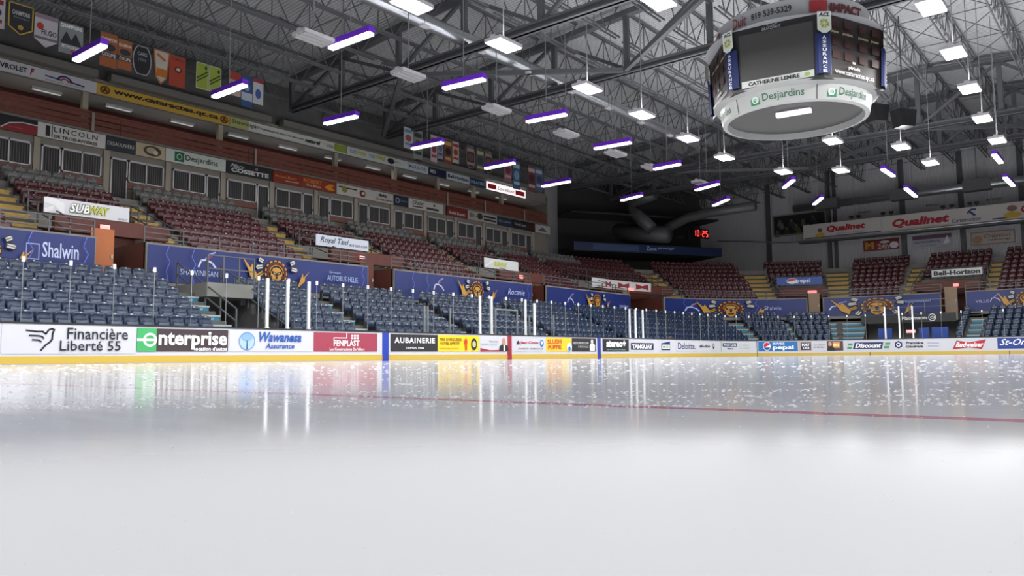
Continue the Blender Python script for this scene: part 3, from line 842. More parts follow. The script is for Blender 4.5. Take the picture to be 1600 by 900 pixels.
# ------------------------------------------------------------------ glass and stanchions
def post(px, o, ztop, wdt, m, label, grp, z0=HB_+.05, name='glass_stanchion'):
    s = s_at(px, o, 1.6); p = W(s, o)
    bm = BM(); box(bm, -wdt/2, wdt/2, -.04, .04, 0, ztop-z0); box(bm, -wdt/2-.02, wdt/2+.02, -.05, .05, 0, .03)
    ob = link(name, bm, m); ob.location = (p.x, p.y, z0); ob.rotation_euler = (0, 0, ang(s))
    tag(ob, label, 'post', grp)
for px, zt, lb in ((417, 2.85, 'white glass post, leftmost of the three above the tree emblem ad'), (449, 2.85, 'white glass post, middle of the three above the tree emblem ad'), (482, 2.85, 'white glass post, rightmost of the three above the tree emblem ad'),
                   (750, 2.85, 'white glass post, left one above the person ad'), (768, 2.85, 'white glass post, right one above the person ad'),
                   (821, 2.85, 'white glass post, left one right of the centre red line'), (835, 2.7, 'white glass post, right one right of the centre red line'),
                   (984, 2.8, 'white glass post, leftmost of three past the second blue line'), (993, 2.8, 'white glass post, middle of three past the second blue line'), (1004.5, 2.8, 'white glass post, rightmost of three past the second blue line'),
                   (1384, 3.35, 'white glass post, leftmost of three at the end gate'), (1406, 3.35, 'white glass post, middle of three at the end gate'), (1427, 3.35, 'white glass post, rightmost of three at the end gate')):
    post(px, .07, zt, .09, M_alu, lb, 'white glass posts on the boards')
for px, zt, lb in ((663, 2.35, 'thin grey post, leftmost of the penalty bench'), (668, 2.35, 'thin grey post, second of the penalty bench'), (703, 2.3, 'thin grey post above the black and yellow ads'), (774, 2.45, 'grey frame post behind the person ad'), (808, 2.4, 'grey frame post just right of the centre red line'), (827, 2.2, 'grey post between two white posts right of centre line'), (865, 2.3, 'grey post above the yellow ad with slanted red letters')):
    post(px, 1.15, zt, .05, M_aluD, lb, 'grey bench posts', z0=.3, name='bench_post')
a = s_at(774, 1.15, 2); b = s_at(808, 1.15, 2)
bm = BM(); sweep(bm, rect_prof(1.12, 1.18, 2.36, 2.42), a, b); tag(link('bench_rail', bm, M_aluD), 'grey rail joining the two frame posts behind the person ad', 'rail')
gp = []
s = -20.37-1.19*3
while s < 47:
    e = s+1.19
    gp.append((s, e)); s = e
for i, (a, b) in enumerate(gp):
    if a < gateA[0]-30: continue
    zt = 2.85
    bm = BM(); sweep(bm, rect_prof(.062, .074, HB_+.05, zt), a+.008, b-.008)
    # clip at the seam head
    o = link('safety_glass', bm, M_glass)
    px = proj(W((a+b)/2, 0)+Vector((0, 0, 2)))[0] if (W(a, 0)-CAM).dot(_f) > 1 else -1
    tag(o, 'clear sheet of rink glass on the boards, %s from the left edge' % ordn(i+1), 'glass', 'clear glass panels round the rink')
    bm = BM(); sweep(bm, rect_prof(.055, .08, HB_+.05, zt), b-.004, b+.004); link('seam_strip', bm, M_aluD, o)
    bm = BM(); sweep(bm, rect_prof(.04, .10, zt-.10, zt+.04), b-.035, b+.035); link('clip', bm, M_alu, o)

# ------------------------------------------------------------------ gates, benches
s0, s1 = gateB
sg = Sign('gate_sign', 'long black sign with white letters and ringed initials over the end gate', 'sign', map_path(s_at(1345, 3.8, 2.6), 3.85, 2.35), s_at(1494, 3.8, 2.6)-s_at(1345, 3.8, 2.6), .62, '1b1c20')
q = lambda p: s_at(p, 3.8, 2.6)-s_at(1345, 3.8, 2.6)
sg.text('Placements', q(1409), q(1449), .2, .45, 'e6e8ec', .015).disc(q(1456.5), .33, .25, .26, 'e6e8ec', inner=.82).text('CI', q(1453), q(1460), .24, .42, 'e6e8ec', .02)
for px0, px1, lb in ((1372, 1394, 'blue padded gate wing on the left of the end gate'), (1436, 1452, 'blue padded gate wing in the middle of the end gate'), (1456, 1482, 'blue padded gate wing on the right of the end gate')):
    a = s_at(px0, 3, 1.5); b = s_at(px1, 3, 1.5); bm = BM(); sweep(bm, rect_prof(3.0, 3.12, -.05, 1.95), a, b); sweep(bm, rect_prof(2.96, 3.0, 1.1, 1.2), a, b)
    tag(link('gate_wing', bm, mat('pad_blue', (.02, .06, .30), .35)), lb, 'gate')
s = s_at(1425, 4, 1.9)
sg = Sign('exit_sign', 'small red lit exit sign inside the end gate', 'exit sign', map_path(s-.3, 3.6, 1.6), .6, .22, E_exit); sg.text('EXIT', .1, .5, .05, .17, 'ffffff', .02)
# dark tunnel back by the left gate: handrails down the tunnel stairs
def railing(name, label, pts, hgt, m=M_rail, n_post=4, cat='railing', group=None, r=.022, mids=1):
    root = empty(name, pts[0], 0, label, cat, group); o0 = Vector(pts[0])
    bm = BM()
    P = [Vector(p)-o0 for p in pts]
    for k in range(mids+1):
        h_ = hgt*(1-k/(mids+1))
        for a, b in zip(P[:-1], P[1:]): bar(bm, a+Vector((0, 0, h_)), b+Vector((0, 0, h_)), r*2)
    link('handrail', bm, m, root)
    L = [(b-a).length for a, b in zip(P[:-1], P[1:])]; T = sum(L)
    for k in range(n_post):
        t = T*k/max(1, n_post-1); i = 0
        while i < len(L)-1 and t > L[i]: t -= L[i]; i += 1
        p = P[i].lerp(P[i+1], min(1, t/L[i]))
        bm = BM(); bar(bm, p, p+Vector((0, 0, hgt)), r*2.4); link('post', bm, m, root)
    return root
def wp(s, o, z):
    p = W(s, o); return (p.x, p.y, z)
railing('tunnel_railing', 'dark sloping handrail on the left of the ice-level tunnel', [wp(-12.85, 6.2, 3.0), wp(-12.85, 2.0, 1.0)], .9, n_post=5)
railing('tunnel_railing', 'dark sloping handrail on the right of the ice-level tunnel', [wp(-11.0, 6.2, 3.0), wp(-11.0, 1.2, .7)], .9, n_post=6)
railing('tunnel_railing', 'dark level handrail across the head of the ice-level tunnel', [wp(-12.9, 3.9, 3.0), wp(-10.95, 3.9, 3.0)], 1.0, n_post=4)
railing('gate_railing', 'dark handrail across the head of the end gate', [wp(gateB[0], 3.9, 2.98), wp(gateB[1], 3.9, 2.98)], 1.0, n_post=7)

# railing on top of the concourse wall
RLAB = ['above the first blue banner', 'above the second blue banner', 'above the third blue banner', 'above the fourth blue banner', 'above the corner blue banner', 'above the banner left of the far right portal', 'above the last blue banner']
for i, (a, b) in enumerate(bsegs):
    a = max(a, -25); b = min(b, 49); n = max(2, int((b-a)/1.5))
    pts = [wp(a+(b-a)*k/n, 6.7, 4.62) for k in range(n+1)]
    railing('concourse_railing', 'grey tube railing '+RLAB[i], pts, .62, n_post=n+1, group='railings on the concourse wall', mids=2, r=.02)

# portal fittings
def frame_sign(p, s0, s1, z0, z1, o, col, label, rz=None):
    return Sign('portal_sign', label, 'sign', map_path(s0, o, z0), s1-s0, z1-z0, col, 'signs over the portals')
PSIGN = [(-17.05, -13.95), (-4.95, -1.65), (7.45, 10.75)]
sg = frame_sign(None, *PSIGN[0], 5.55, 6.12, 8.0, 'd4d6dc', 'white sign with white and yellow slanted letters over the nearest portal'); 
sg.poly([[(0, .12), (.35, .30), (.35, .12), (.05, 0)], [(.0, .35), (.0, .55), (.35, .55), (.7, .4), (.7, .05), (.6, .05), (.35, .3)]], 'e8e8ea', 'stripe').text('SUB', .86, 1.64, .10, .48, '23401e', .09, .25, 'lettering').text('SUB', .88, 1.62, .12, .46, 'f6f6f4', .03, .25)
sg.text('WAY', 1.58, 2.35, .12, .46, '4a5a14', .06, .25).text('WAY', 1.60, 2.33, .14, .44, 'c6c832', .02, .25); sg.stroke([(.86, .1), (1.62, .1)], .02, '2d6b2c'); sg.text('GENTILLY', 2.65, 3.0, .05, .11, '44464a', .01)
sg = frame_sign(None, *PSIGN[1], 5.6, 6.15, 8.0, 'c8d0dc', 'pale grey sign with navy slanted lettering over the second portal')
sg.text('Royal Taxi', .25, 2.0, .10, .46, '2b3a5c', .015, .3).text('819 537-3334', 2.05, 3.2, .14, .26, '33405c', .01)
sg = frame_sign(None, *PSIGN[2], 5.55, 6.15, 8.0, 'd0d4d4', 'white sign with yellow green slanted letters over the third portal')
sg.text('SUBWAY', .9, 2.2, .14, .44, 'b8c02c', .05, .25).stroke([(.1, .1), (.8, .45)], .12, 'e8e8e8')
a = s_at(925, 8, 5.8); b = s_at(1017, 8, 5.5)
zb = z_at(960, 450, (a+b)/2, 8); 
sg = frame_sign(None, a, b, zb-.05, zb+.62, 8.0, 'd2d2d4', 'white sign with two red bow ties over the corner portal')
wd = b-a
for cx in (.42, .68, .9): sg.poly([[(wd*(cx-.07), .1), (wd*cx, .25), (wd*(cx+.07), .1), (wd*(cx+.07), .55), (wd*cx, .4), (wd*(cx-.07), .55)]], '9a2a33')
a = s_at(1214, 8, 6); b = s_at(1285, 8, 6); z1_ = z_at(1250, 433, (a+b)/2, 8); z0_ = z_at(1250, 445, (a+b)/2, 8)
sg = frame_sign(None, a, b, z0_, z1_, 8.0, '1f4a9a', 'blue sign with round emblem over the tan portal left of the end gate'); wd = b-a; h_ = z1_-z0_
sg.disc(wd*.34, h_*.5, h_*.36, h_*.36, 'e8eaee').disc(wd*.34, h_*.5, h_*.33, h_*.33, 'c0303a', a0=20, a1=200).text('pepsi', wd*.44, wd*.74, h_*.12, h_*.80, 'dde6f2', .02)
a = s_at(1455, 8, 6); b = s_at(1536, 8, 6); z1_ = z_at(1495, 419, (a+b)/2, 8); z0_ = z_at(1495, 431.5, (a+b)/2, 8)
sg = frame_sign(None, a, b, z0_, z1_, 8.0, 'c2c8c6', 'white sign with bold black letters over the far right portal'); wd = b-a; h_ = z1_-z0_
sg.text('Bell-Horizon', wd*.05, wd*.95, h_*.2, h_*.8, '1d2024', .05); sg.border('34383c', .04)
for i, p in enumerate(PORT):
    nm = ['nearest portal', 'second portal', 'third portal', 'corner portal', 'portal under the blue sign', 'far right portal'][i]
    # header beam
    bm = BM(); sweep(bm, rect_prof(8.02, 8.3, 4.95, 5.55), p['sl'][1], p['sr'][0]); tag(link('portal_beam', bm, M_brown), 'dark red beam over the '+nm, 'beam')
    # door leaf
    ds0 = p['a']+.1
    root = empty('door_%d' % (31+i), W(ds0, 7.2)+Vector((0, 0, 3)), ang(ds0), ('orange' if i in (0, 3) else 'tan')+' door standing open inside the '+nm); root['kind'] = 'structure'
    bm = BM(); box(bm, 0, .85, 0, .06, 0, 2.05); link('leaf', bm, M_orange if i == 0 else (M_brown if i in (1, 2) else M_tan), root)
    if i in (1, 2): root['label'] = 'dark red door inside the '+nm
    bm = BM(); box(bm, .74, .80, -.05, 0, .95, 1.1); link('handle', bm, M_aluD, root)
    # exit sign and strip light
    c = (p['a']+p['b'])/2
    sg = Sign('exit_sign', 'small red lit exit sign in the '+nm, 'exit sign', map_path(c-.2, 7.9, 5.1), .36, .22, E_exit, 'red exit signs'); sg.text('EXIT', .04, .32, .06, .17, 'ffd8d0', .02)
    if i < 3:
        for dx, oo, lb in ((-.9, 9.3, 'left'), (.35, 10.2, 'right')):
            r = empty('strip_light', W(c+dx, oo)+Vector((0, 0, 4.85)), 0, 'fluorescent strip light glowing on the %s inside the %s' % (lb, nm), 'light', 'strip lights in the portals')
            bm = BM(); box(bm, -.6, .6, -.09, .09, .05, .12); link('housing', bm, M_hous, r)
            bm = BM(); box(bm, -.58, .58, -.07, .07, 0, .05); link('tube', bm, E_strip, r)
    # sloping rails beside sign, level rail on the parapet
    zz = RU[CUT][1]
    railing('portal_railing', 'dark railing over the '+nm, [wp(p['sl'][1], RU[CUT][0]-.62, zz), wp((p['sl'][1]+p['sr'][0])/2, RU[CUT][0]-.62, zz), wp(p['sr'][0], RU[CUT][0]-.62, zz)], .85, n_post=5, group='railings over the portals')
    for k, (sa, side) in enumerate(((p['sl'][1]+.05, 'left'), (p['sr'][0]-.05, 'right'))):
        railing('stair_railing', 'sloping dark stair rail on the %s of the %s' % (side, nm), [wp(sa, 6.8, 4.3), wp(sa, RU[CUT][0], RU[CUT][1])], .9, n_post=4, group='sloping stair rails beside the portals')

# ------------------------------------------------------------------ suites and press gallery (left side)
YS = 28.0
PX = [-14.9+3.03*k for k in range(-4, 13)]
XA, XB = -27.0, 23.5
bm = BM(); box(bm, XA, XB, YS+.06, YS+.3, 7.6, 10.9); tag(link('wall_suites', bm, M_suite), 'tan front wall of the private suites', None, kind='structure')
bm = BM(); box(bm, XA, XB, YS+.02, 30.7, 10.85, 11.0); tag(link('floor_gallery', bm, M_suite), 'press gallery floor', None, kind='structure')
bm = BM(); box(bm, XA, XB, YS+.05, 30.7, 12.72, 12.84); tag(link('ceiling_gallery', bm, M_ceilw), 'pale press gallery ceiling', None, kind='structure')
bm = BM(); box(bm, XA, XB, 30.2, 30.4, 11.0, 12.72); tag(link('wall_gallery', bm, mat('gallery_red', (.13, .035, .03), .7)), 'dark red back wall of the press gallery', None, kind='structure')
bm = BM(); box(bm, XB-.15, XB, YS, 30.7, 7.6, 13.3); tag(link('wall_suite_end', bm, M_suite), 'end wall of the suites', None, kind='structure')
bm = BM(); box(bm, XA, XB, YS+.1, YS+.3, 12.84, 13.5); tag(link('trim_1', bm, M_suite), 'tan fascia above the press gallery', None, kind='structure')
k = 0
for i, x in enumerate(PX):
    if x > XB: break
    bm = BM(); box(bm, x-.13, x+.13, YS-.04, YS+.06, 7.7, 10.1)
    tag(link('pilaster', bm, M_pil), 'beige pilaster between suite windows, %s from the left' % ordn(i+1), 'pilaster', 'beige pilasters of the suites')
    if x+3.03 > XB+.2: continue
    flip = i not in (5, 6) and (i < 7 or i < 11 and i != 9)
    flip = PX[i] < -9.5 or (-.5 < PX[i] < 9)
    dx0, dx1 = (x+.2, x+1.0) if flip else (x+2.1, x+2.85)
    wx0, wx1 = (x+1.05, x+2.8) if flip else (x+.25, x+2.05)
    k += 1
    r = empty('window_%d' % k, ((wx0+wx1)/2, YS, 8.75), 0, 'white framed sliding window with dark vertical blinds, %s suite from the left' % ordn(k)); r['kind'] = 'structure'
    hw = (wx1-wx0)/2; hh = 1.08
    bm = BM()
    box(bm, -hw, hw, -.03, .05, 0, .05); box(bm, -hw, hw, -.03, .05, hh-.09, hh)
    for xx in (-hw, -.03, hw-.06): box(bm, xx, xx+.06, -.03, .05, 0, hh)
    link('window_frame', bm, M_frame, r)
    bm = BM(); box(bm, -hw, hw, .045, .055, 0, hh); link('pane', bm, M_dark, r)
    bm = BM()
    for q_ in range(int(hw*2/.11)): xx = -hw+.07+q_*.11; box(bm, xx, xx+.05, .028, .04, .05, hh-.08)
    link('blinds', bm, M_blind, r)
    bm = BM(); box(bm, wx0-.05, wx1+.05, YS-.06, YS+.06, 8.42, 8.68); tag(link('sill_board', bm, M_plank), 'red brown board under the %s suite window' % ordn(k), 'board', 'boards under the suite windows')
    r = empty('door_%d' % k, ((dx0+dx1)/2, YS, 7.9), 0, 'glazed suite door with dark blinds, %s suite from the left' % ordn(k)); r['kind'] = 'structure'
    hw = (dx1-dx0)/2
    bm = BM(); box(bm, -hw, -hw+.06, -.03, .05, 0, 1.93); box(bm, hw-.06, hw, -.03, .05, 0, 1.93); box(bm, -hw, hw, -.03, .05, 1.84, 1.93); link('frame', bm, M_frame, r)
    bm = BM(); box(bm, -hw+.06, hw-.06, .045, .055, 0, 1.84); link('pane', bm, M_dark, r)
    bm = BM()
    for q_ in range(int((hw*2-.12)/.11)): xx = -hw+.08+q_*.11; box(bm, xx, xx+.045, .028, .04, .05, 1.82)
    link('blinds', bm, M_blind, r)
    bm = BM(); box(bm, hw-.05, hw-.01, -.08, -.03, .9, 1.05); link('handle', bm, M_black, r)
# sign strip under the gallery
def wall_sign(px0, px1, z0, z1, col, label, name, grp):
    a = onY(px0, 300, YS).x; b = onY(px1, 300, YS).x
    sg = Sign(name, label, 'sign', map_flat((a, YS-.08, z0), 0), b-a, z1-z0, col, grp, th=.06)
    sg.q = lambda p: onY(p, 300, YS).x-a
    return sg
G1 = 'signs under the press gallery'
Z0, Z1 = 10.14, 10.8; H = Z1-Z0
sg = wall_sign(-60, 53, Z0, Z1, '1d1f26', 'black and red swoosh sign at the left end of the strip', 'gallery_sign', G1); q = sg.q
sg.poly([[(q(-50), 0), (q(53), 0), (q(53), .40), (q(30), .42), (q(5), .3), (q(-5), .1)]], '8f2026', 'panel').stroke([(q(-5), .1), (q(8), .34), (q(30), .46), (q(53), .44)], .05, 'd8d8d8').text('Nissan Shawinigan', q(8), q(31), .14, .22, 'd07070', 0)
sg = wall_sign(53.5, 161, Z0, Z1, 'd6d4cf', 'white sign with wide spaced black capitals', 'gallery_sign', G1); q = sg.q
sg.rect(q(66), q(73), .08, .56, '17181a', 'emblem').rect(q(75.5), q(77), .06, .6, '17181a', 'stripe').text('LINCOLN', q(79), q(148), .32, .56, '17181a', .01, spacing=1.3).text('DE TROIS-RIVIÈRES', q(79), q(148), .06, .24, '17181a', .03)
sg = wall_sign(162, 208, Z0, Z1, '2b333b', 'dark slate sign beside the sign with wide black capitals', 'gallery_sign', G1); q = sg.q
sg.text('DESAULNIERS', q(164), q(206), .24, .42, 'c9c6bd', .01)
sg = wall_sign(209, 255, Z0, Z1, 'c0b190', 'beige sign with a dark pencil drawing left of the sign with the green square', 'gallery_sign', G1); q = sg.q
sg.disc(q(235), .34, .45, .26, '4a4238').disc(q(233), .36, .25, .16, 'b8a888').disc(q(240), .28, .12, .12, 'd8cdb4')
sg = wall_sign(256, 350.5, Z0, Z1, 'd2d8d0', 'white sign with green square emblem', 'gallery_sign', G1); q = sg.q
sg.rect(q(270), q(285), .08, .58, '1f6e48').disc(q(277.5), .33, .17, .17, 'b8d8c4', n=6, a0=30, a1=390, inner=.7).text('Desjardins', q(287), q(338), .12, .5, '1d3d2c', .012)
sg = wall_sign(351, 423, Z0, Z1, '222024', 'black sign with white script over white capitals', 'gallery_sign', G1); q = sg.q
sg.text('Marc', q(357), q(380), .36, .56, 'd8d8d8', .01, .5).text('COSSETTE', q(359), q(418), .1, .34, 'e0e0e0', .04).disc(q(399), .48, .07, .07, 'c8c8c8', inner=.7)
sg = wall_sign(425, 470, Z0, Z1, '8c2c1e', 'red orange sign with small orange script beside the black sign', 'gallery_sign', G1); q = sg.q
sg.text('Marineau Motors', q(428), q(462), .3, .46, 'd88a2a', .01, .2).stroke([(q(445), .16), (q(465), .18)], .06, 'd0a090')
sg = wall_sign(470.3, 523.5, Z0, Z1, '93341f', 'red sign with orange capitals and yellow arrow shape', 'gallery_sign', G1); q = sg.q
sg.text('ROBERT', q(473), q(502), .32, .56, 'e08a28', .02).text('Fer et Métaux', q(477), q(500), .12, .26, 'd8c8b0', .01).poly([[(q(505), .25), (q(514), .5), (q(521), .45), (q(517), .3), (q(522), .15), (q(512), .1)]], 'd89018')
sg = wall_sign(525, 613.5, Z0, Z1, 'ccc8bf', 'white sign with three small emblems below the press gallery', 'gallery_sign', G1); q = sg.q
sg.rect(q(528), q(537), .44, .52, '202020', 'stripe').disc(q(537), .36, .22, .2, '8f8a3a').rect(q(540), q(556), .42, .5, '2a2a2a', 'stripe').disc(q(565), .3, .24, .22, '7a3030').disc(q(566), .32, .12, .1, 'd8d0c0').text('Michel', q(590), q(603), .34, .56, '1c1c1c', .02, .2).text('Accessoires', q(585), q(612), .1, .28, '6a2020', .01, .3)
sg = wall_sign(614.5, 636.5, Z0, Z1, '232a3c', 'small navy sign left of the white sign with black script', 'gallery_sign', G1); q = sg.q
sg.disc(q(620), .34, .2, .18, '8fa0b8', inner=.6).text('Cataractes', q(624), q(635), .3, .44, '8a92a8', 0)
sg = wall_sign(637.5, 691, Z0, Z1, 'ccc9c2', 'white sign with black script and dark bars', 'gallery_sign', G1); q = sg.q
sg.text('Chalet', q(643), q(661), .3, .56, '1c1c1c', .02, .3).rect(q(643), q(660), .12, .2, '2a2a2a', 'stripe').rect(q(665), q(684), .1, .26, '38403c', 'panel').disc(q(677), .46, .09, .08, '202020')
sg = wall_sign(697, 729, Z0, Z1, '7c2a24', 'dark red sign with white lettering near the far suites', 'gallery_sign', G1); q = sg.q
sg.text('André Bouvet', q(700), q(725), .12, .36, 'd8d0c8', .02)
sg = wall_sign(729.5, 745.5, Z0, Z1, 'b4aea6', 'small pale grey sign right of the dark red sign', 'gallery_sign', G1); q = sg.q
sg.disc(q(735), .34, .2, .18, '7c7872'); sg.text('Dr', q(738), q(744), .2, .4, '50504c', .01)
sg = wall_sign(746, 775, Z0, Z1, 'b9b6b0', 'white sign with two black bars', 'gallery_sign', G1); q = sg.q
sg.disc(q(748.5), .36, .3, .24, '3c3f28').rect(q(754), q(773), .36, .5, '26282c', 'stripe').rect(q(754), q(773), .12, .26, '26282c', 'stripe')
sg = wall_sign(775.5, 799, Z0, Z1, '2a3548', 'slate blue sign near the far end of the suites', 'gallery_sign', G1); q = sg.q
sg.text('BELL CANADA', q(778), q(797), .26, .42, '9aa8bc', .01)
sg = wall_sign(800, 834, Z0, Z1, '25262a', 'black sign second from the far end of the suites', 'gallery_sign', G1); q = sg.q
sg.text('Trudel Auto', q(802), q(820), .24, .44, 'c8c8c4', .02).rect(q(821), q(833), .1, .56, '4a2420', 'panel')
sg = wall_sign(834.5, 857.5, Z0, Z1, 'c4c2c0', 'white sign with a grey shape at the far end of the suites', 'gallery_sign', G1); q = sg.q
sg.poly([[(q(838), .15), (q(846), .5), (q(851), .25), (q(853), .15)]], '606068')
# header signs
G2 = 'signs above the press gallery'; Z0, Z1 = 12.72, 13.25; H = Z1-Z0
sg = wall_sign(-60, 143.5, Z0, Z1, 'c9c8cc', 'white header sign with black capitals and red and navy arch emblem', 'header_sign', G2); q = sg.q
sg.text('CHEVROLET', q(-35), q(33), .14, .38, '1d1d20', .03).text('F', q(37), q(44), .1, .42, '9c2430', .05, .3)
c = q(92.5); sg.disc(c, .16, .34, .28, '1f2d5e', a0=0, a1=180, inner=.72).disc(c, .16, .2, .16, 'b03038', a0=0, a1=180, inner=.6).poly([[(q(61), .22), (q(86), .18), (q(86), .24), (q(61), .28)], [(q(99), .18), (q(124), .12), (q(124), .19), (q(99), .25)]], '1f2d5e', 'stripe').text('PRÉVENTION ET PROTECTION INC', q(62), q(124), .04, .11, '2c3560', 0)
sg = wall_sign(144, 355, Z0, Z1, 'c9a440', 'yellow header sign with a black web address', 'header_sign', G2); q = sg.q
sg.text('www.cataractes.qc.ca', q(170), q(337), .12, .42, '191a26', .04)
for c in (q(157), q(346)): sg.disc(c, .26, .24, .2, '6d4a22', inner=.6).poly([[(c-.18, .1), (c, .42), (c+.18, .1), (c, .2)]], '5c2a1c')
sg = wall_sign(355.5, 539, Z0, Z1, 'c9ccc4', "long pale header sign with a dark slogan and olive left end", 'header_sign', G2); q = sg.q
sg.rect(0, q(385), 0, H, 'a9ad6c', 'panel').text('Shawinigan', q(358), q(402), .14, .44, '2b3a24', .01, .2).text("la gentillesse de vivre, c'est dans notre", q(404), q(472), .18, .34, '22251e', .015).text('nature!', q(474), q(498), .14, .4, '22251e', .04, .2)
sg.rect(q(520), q(539), .05, .48, '8a9a3a', 'panel').text('Ville', q(507), q(519), .16, .34, '6a6c60', .0)
sg = wall_sign(540.5, 635.5, Z0, Z1, 'c3c8c6', 'pale header sign with yellow lettering and dark round emblem', 'header_sign', G2); q = sg.q
sg.text('FORD', q(545), q(555), .16, .4, '5a7a8c', .01).text('NRJ', q(556), q(570), .14, .42, 'b8b428', .05, .2).text('FORD', q(575), q(584), .16, .4, '5a7a8c', .01).text('NRJ', q(586), q(600), .14, .42, 'b8b428', .05, .2).disc(q(609), .27, .3, .19, '23282a').text('sphère', q(614), q(624), .2, .36, '5c6a70', .0)
sg = wall_sign(636.5, 668, Z0, Z1, 'bfc6cc', 'pale header sign with thin blue grey capitals', 'header_sign', G2); q = sg.q
sg.text('MARIE-EVE', q(638), q(664), .16, .38, '4a5a6c', .01)
sg = wall_sign(668.5, 696, Z0, Z1, '1c2340', 'navy header sign, narrow, with two white capitals', 'header_sign', G2); q = sg.q
sg.text('MD', q(671), q(680), .16, .42, 'c8ccd8', .03)
sg = wall_sign(697, 732.5, Z0, Z1, 'c0c8cc', 'pale header sign with bold dark letters left of the blue grey one', 'header_sign', G2); q = sg.q
sg.text('Bell-Horizon', q(698.5), q(731), .14, .4, '1e2836', .04)
sg = wall_sign(733, 758, Z0, Z1, '24405c', 'blue grey header sign just before the brightly lit one', 'header_sign', G2); q = sg.q
sg.text('DELASTEK', q(734), q(756), .16, .38, 'b8c4cc', .02)
E_sign = mat('lit_sign_white', (.8, .8, .8), .5, emis=(1, .93, .95), es=.9)
sg = wall_sign(759.5, 820, Z0-.02, Z1+.05, E_sign, 'brightly lit white and red header sign at the far end', 'header_sign', G2); q = sg.q
sg.rect(q(761), q(774), .1, .46, 'd21f26').rect(q(804), q(818), .1, .46, 'd21f26').text('Location', q(776), q(802), .14, .42, 'b06070', .01, .3)
# plank parapet
for i in range(7):
    x0 = -25.2+i*6.96; x1 = min(x0+6.96, XB-.2)
    r = empty('plank_parapet', (x0, YS, 10.95), 0, 'red brown plank balustrade of the press gallery, %s length from the left' % ordn(i+1), 'balustrade', 'plank balustrades of the press gallery')
    for zz in (0, .26, .54): bm = BM(); box(bm, .01, x1-x0-.01, -.05, .0, zz, zz+.22); link('plank', bm, M_plank, r)
    bm = BM(); box(bm, .01, x1-x0-.01, -.10, .06, .76, .86); link('top_rail', bm, M_plank, r)
    for xx in (1.16, 3.48, 5.8):
        if x0+xx < x1: bm = BM(); box(bm, xx, xx+.05, .0, .06, 0, .8); link('post', bm, M_black, r)
for i, px in enumerate((133, 346, 527, 619, 686, 742, 785)):
    x = onY(px, 200, YS).x; bm = BM(); box(bm, x-.13, x+.13, YS+.06, YS+.3, 11.0, 12.74)
    tag(link('gallery_column', bm, M_pil), 'beige column of the press gallery, %s from the left' % ordn(i+1), 'column', 'gallery columns')
for i, (px, py) in enumerate(((143, 195), (398, 262), (697, 330), (755, 335), (816, 320))):
    x = onY(px, 200, YS).x; bm = BM(); box(bm, x-.06, x+.06, YS-.16, YS-.102, 10.85, 11.75); box(bm, x-.04, x+.04, YS-.11, YS+.03, 10.86, 10.92)
    tag(link('rail_post', bm, M_pil), 'short pale post in front of the plank balustrade, %s from the left' % ordn(i+1), 'post', 'short pale posts on the plank balustrade')
for i in range(12):
    x = -17.5+i*3.3
    if x > 21: break
    r = empty('gallery_light', (x, 29.1, 12.6), 0, 'slim unlit strip light under the gallery ceiling, %s from the left' % ordn(i+1), 'light', 'strip lights under the gallery ceiling')
    bm = BM(); box(bm, -.65, .65, -.1, .1, 0, .12); link('housing', bm, M_off, r)
    bm = BM(); box(bm, -.6, .6, -.06, .06, -.03, 0); link('tube', bm, mat('dim_tube', (.7, .7, .68), .5, emis=(1, 1, .95), es=.25), r)
bm = BM(); box(bm, XA, XB, YS-.02, YS+.12, 12.70, 12.84); tag(link('trim_2', bm, M_suite), 'steel angle carrying the header signs', None, kind='structure')
# fill lights added under the gallery ceiling to keep it dimly lit
for x in (-15, -8, -1, 6, 13, 20):
    ld = bpy.data.lights.new('gallery_fill', 'AREA'); ld.energy = 14; ld.size = 1.3; ld.color = (1, .95, .88)
    lo = bpy.data.objects.new('gallery_fill', ld); COL.objects.link(lo); lo.location = (x, 29.1, 12.55)
# beige duct over the gallery
for i, (a, b) in enumerate(((-26, -12.6), (-12.0, -3.2), (-2.4, 8), (8.6, 22))):
    bm = BM(); box(bm, a, b, 27.5, 27.95, 13.38, 13.72); box(bm, a+1, a+1.1, 27.9, 28.295, 13.52, 13.6); box(bm, b-1.1, b-1, 27.9, 28.295, 13.52, 13.6)
    tag(link('gallery_duct', bm, mat('duct_beige', (.17, .165, .15), .6)), 'flat beige duct above the header signs, %s from the left' % ordn(i+1), 'duct', 'flat ducts above the header signs')
bm = BM(); box(bm, XA, XB, 28.3, 28.5, 13.5, 15.9); tag(link('wall_upper_left', bm, M_concd), 'dark wall above the header signs', None, kind='structure')

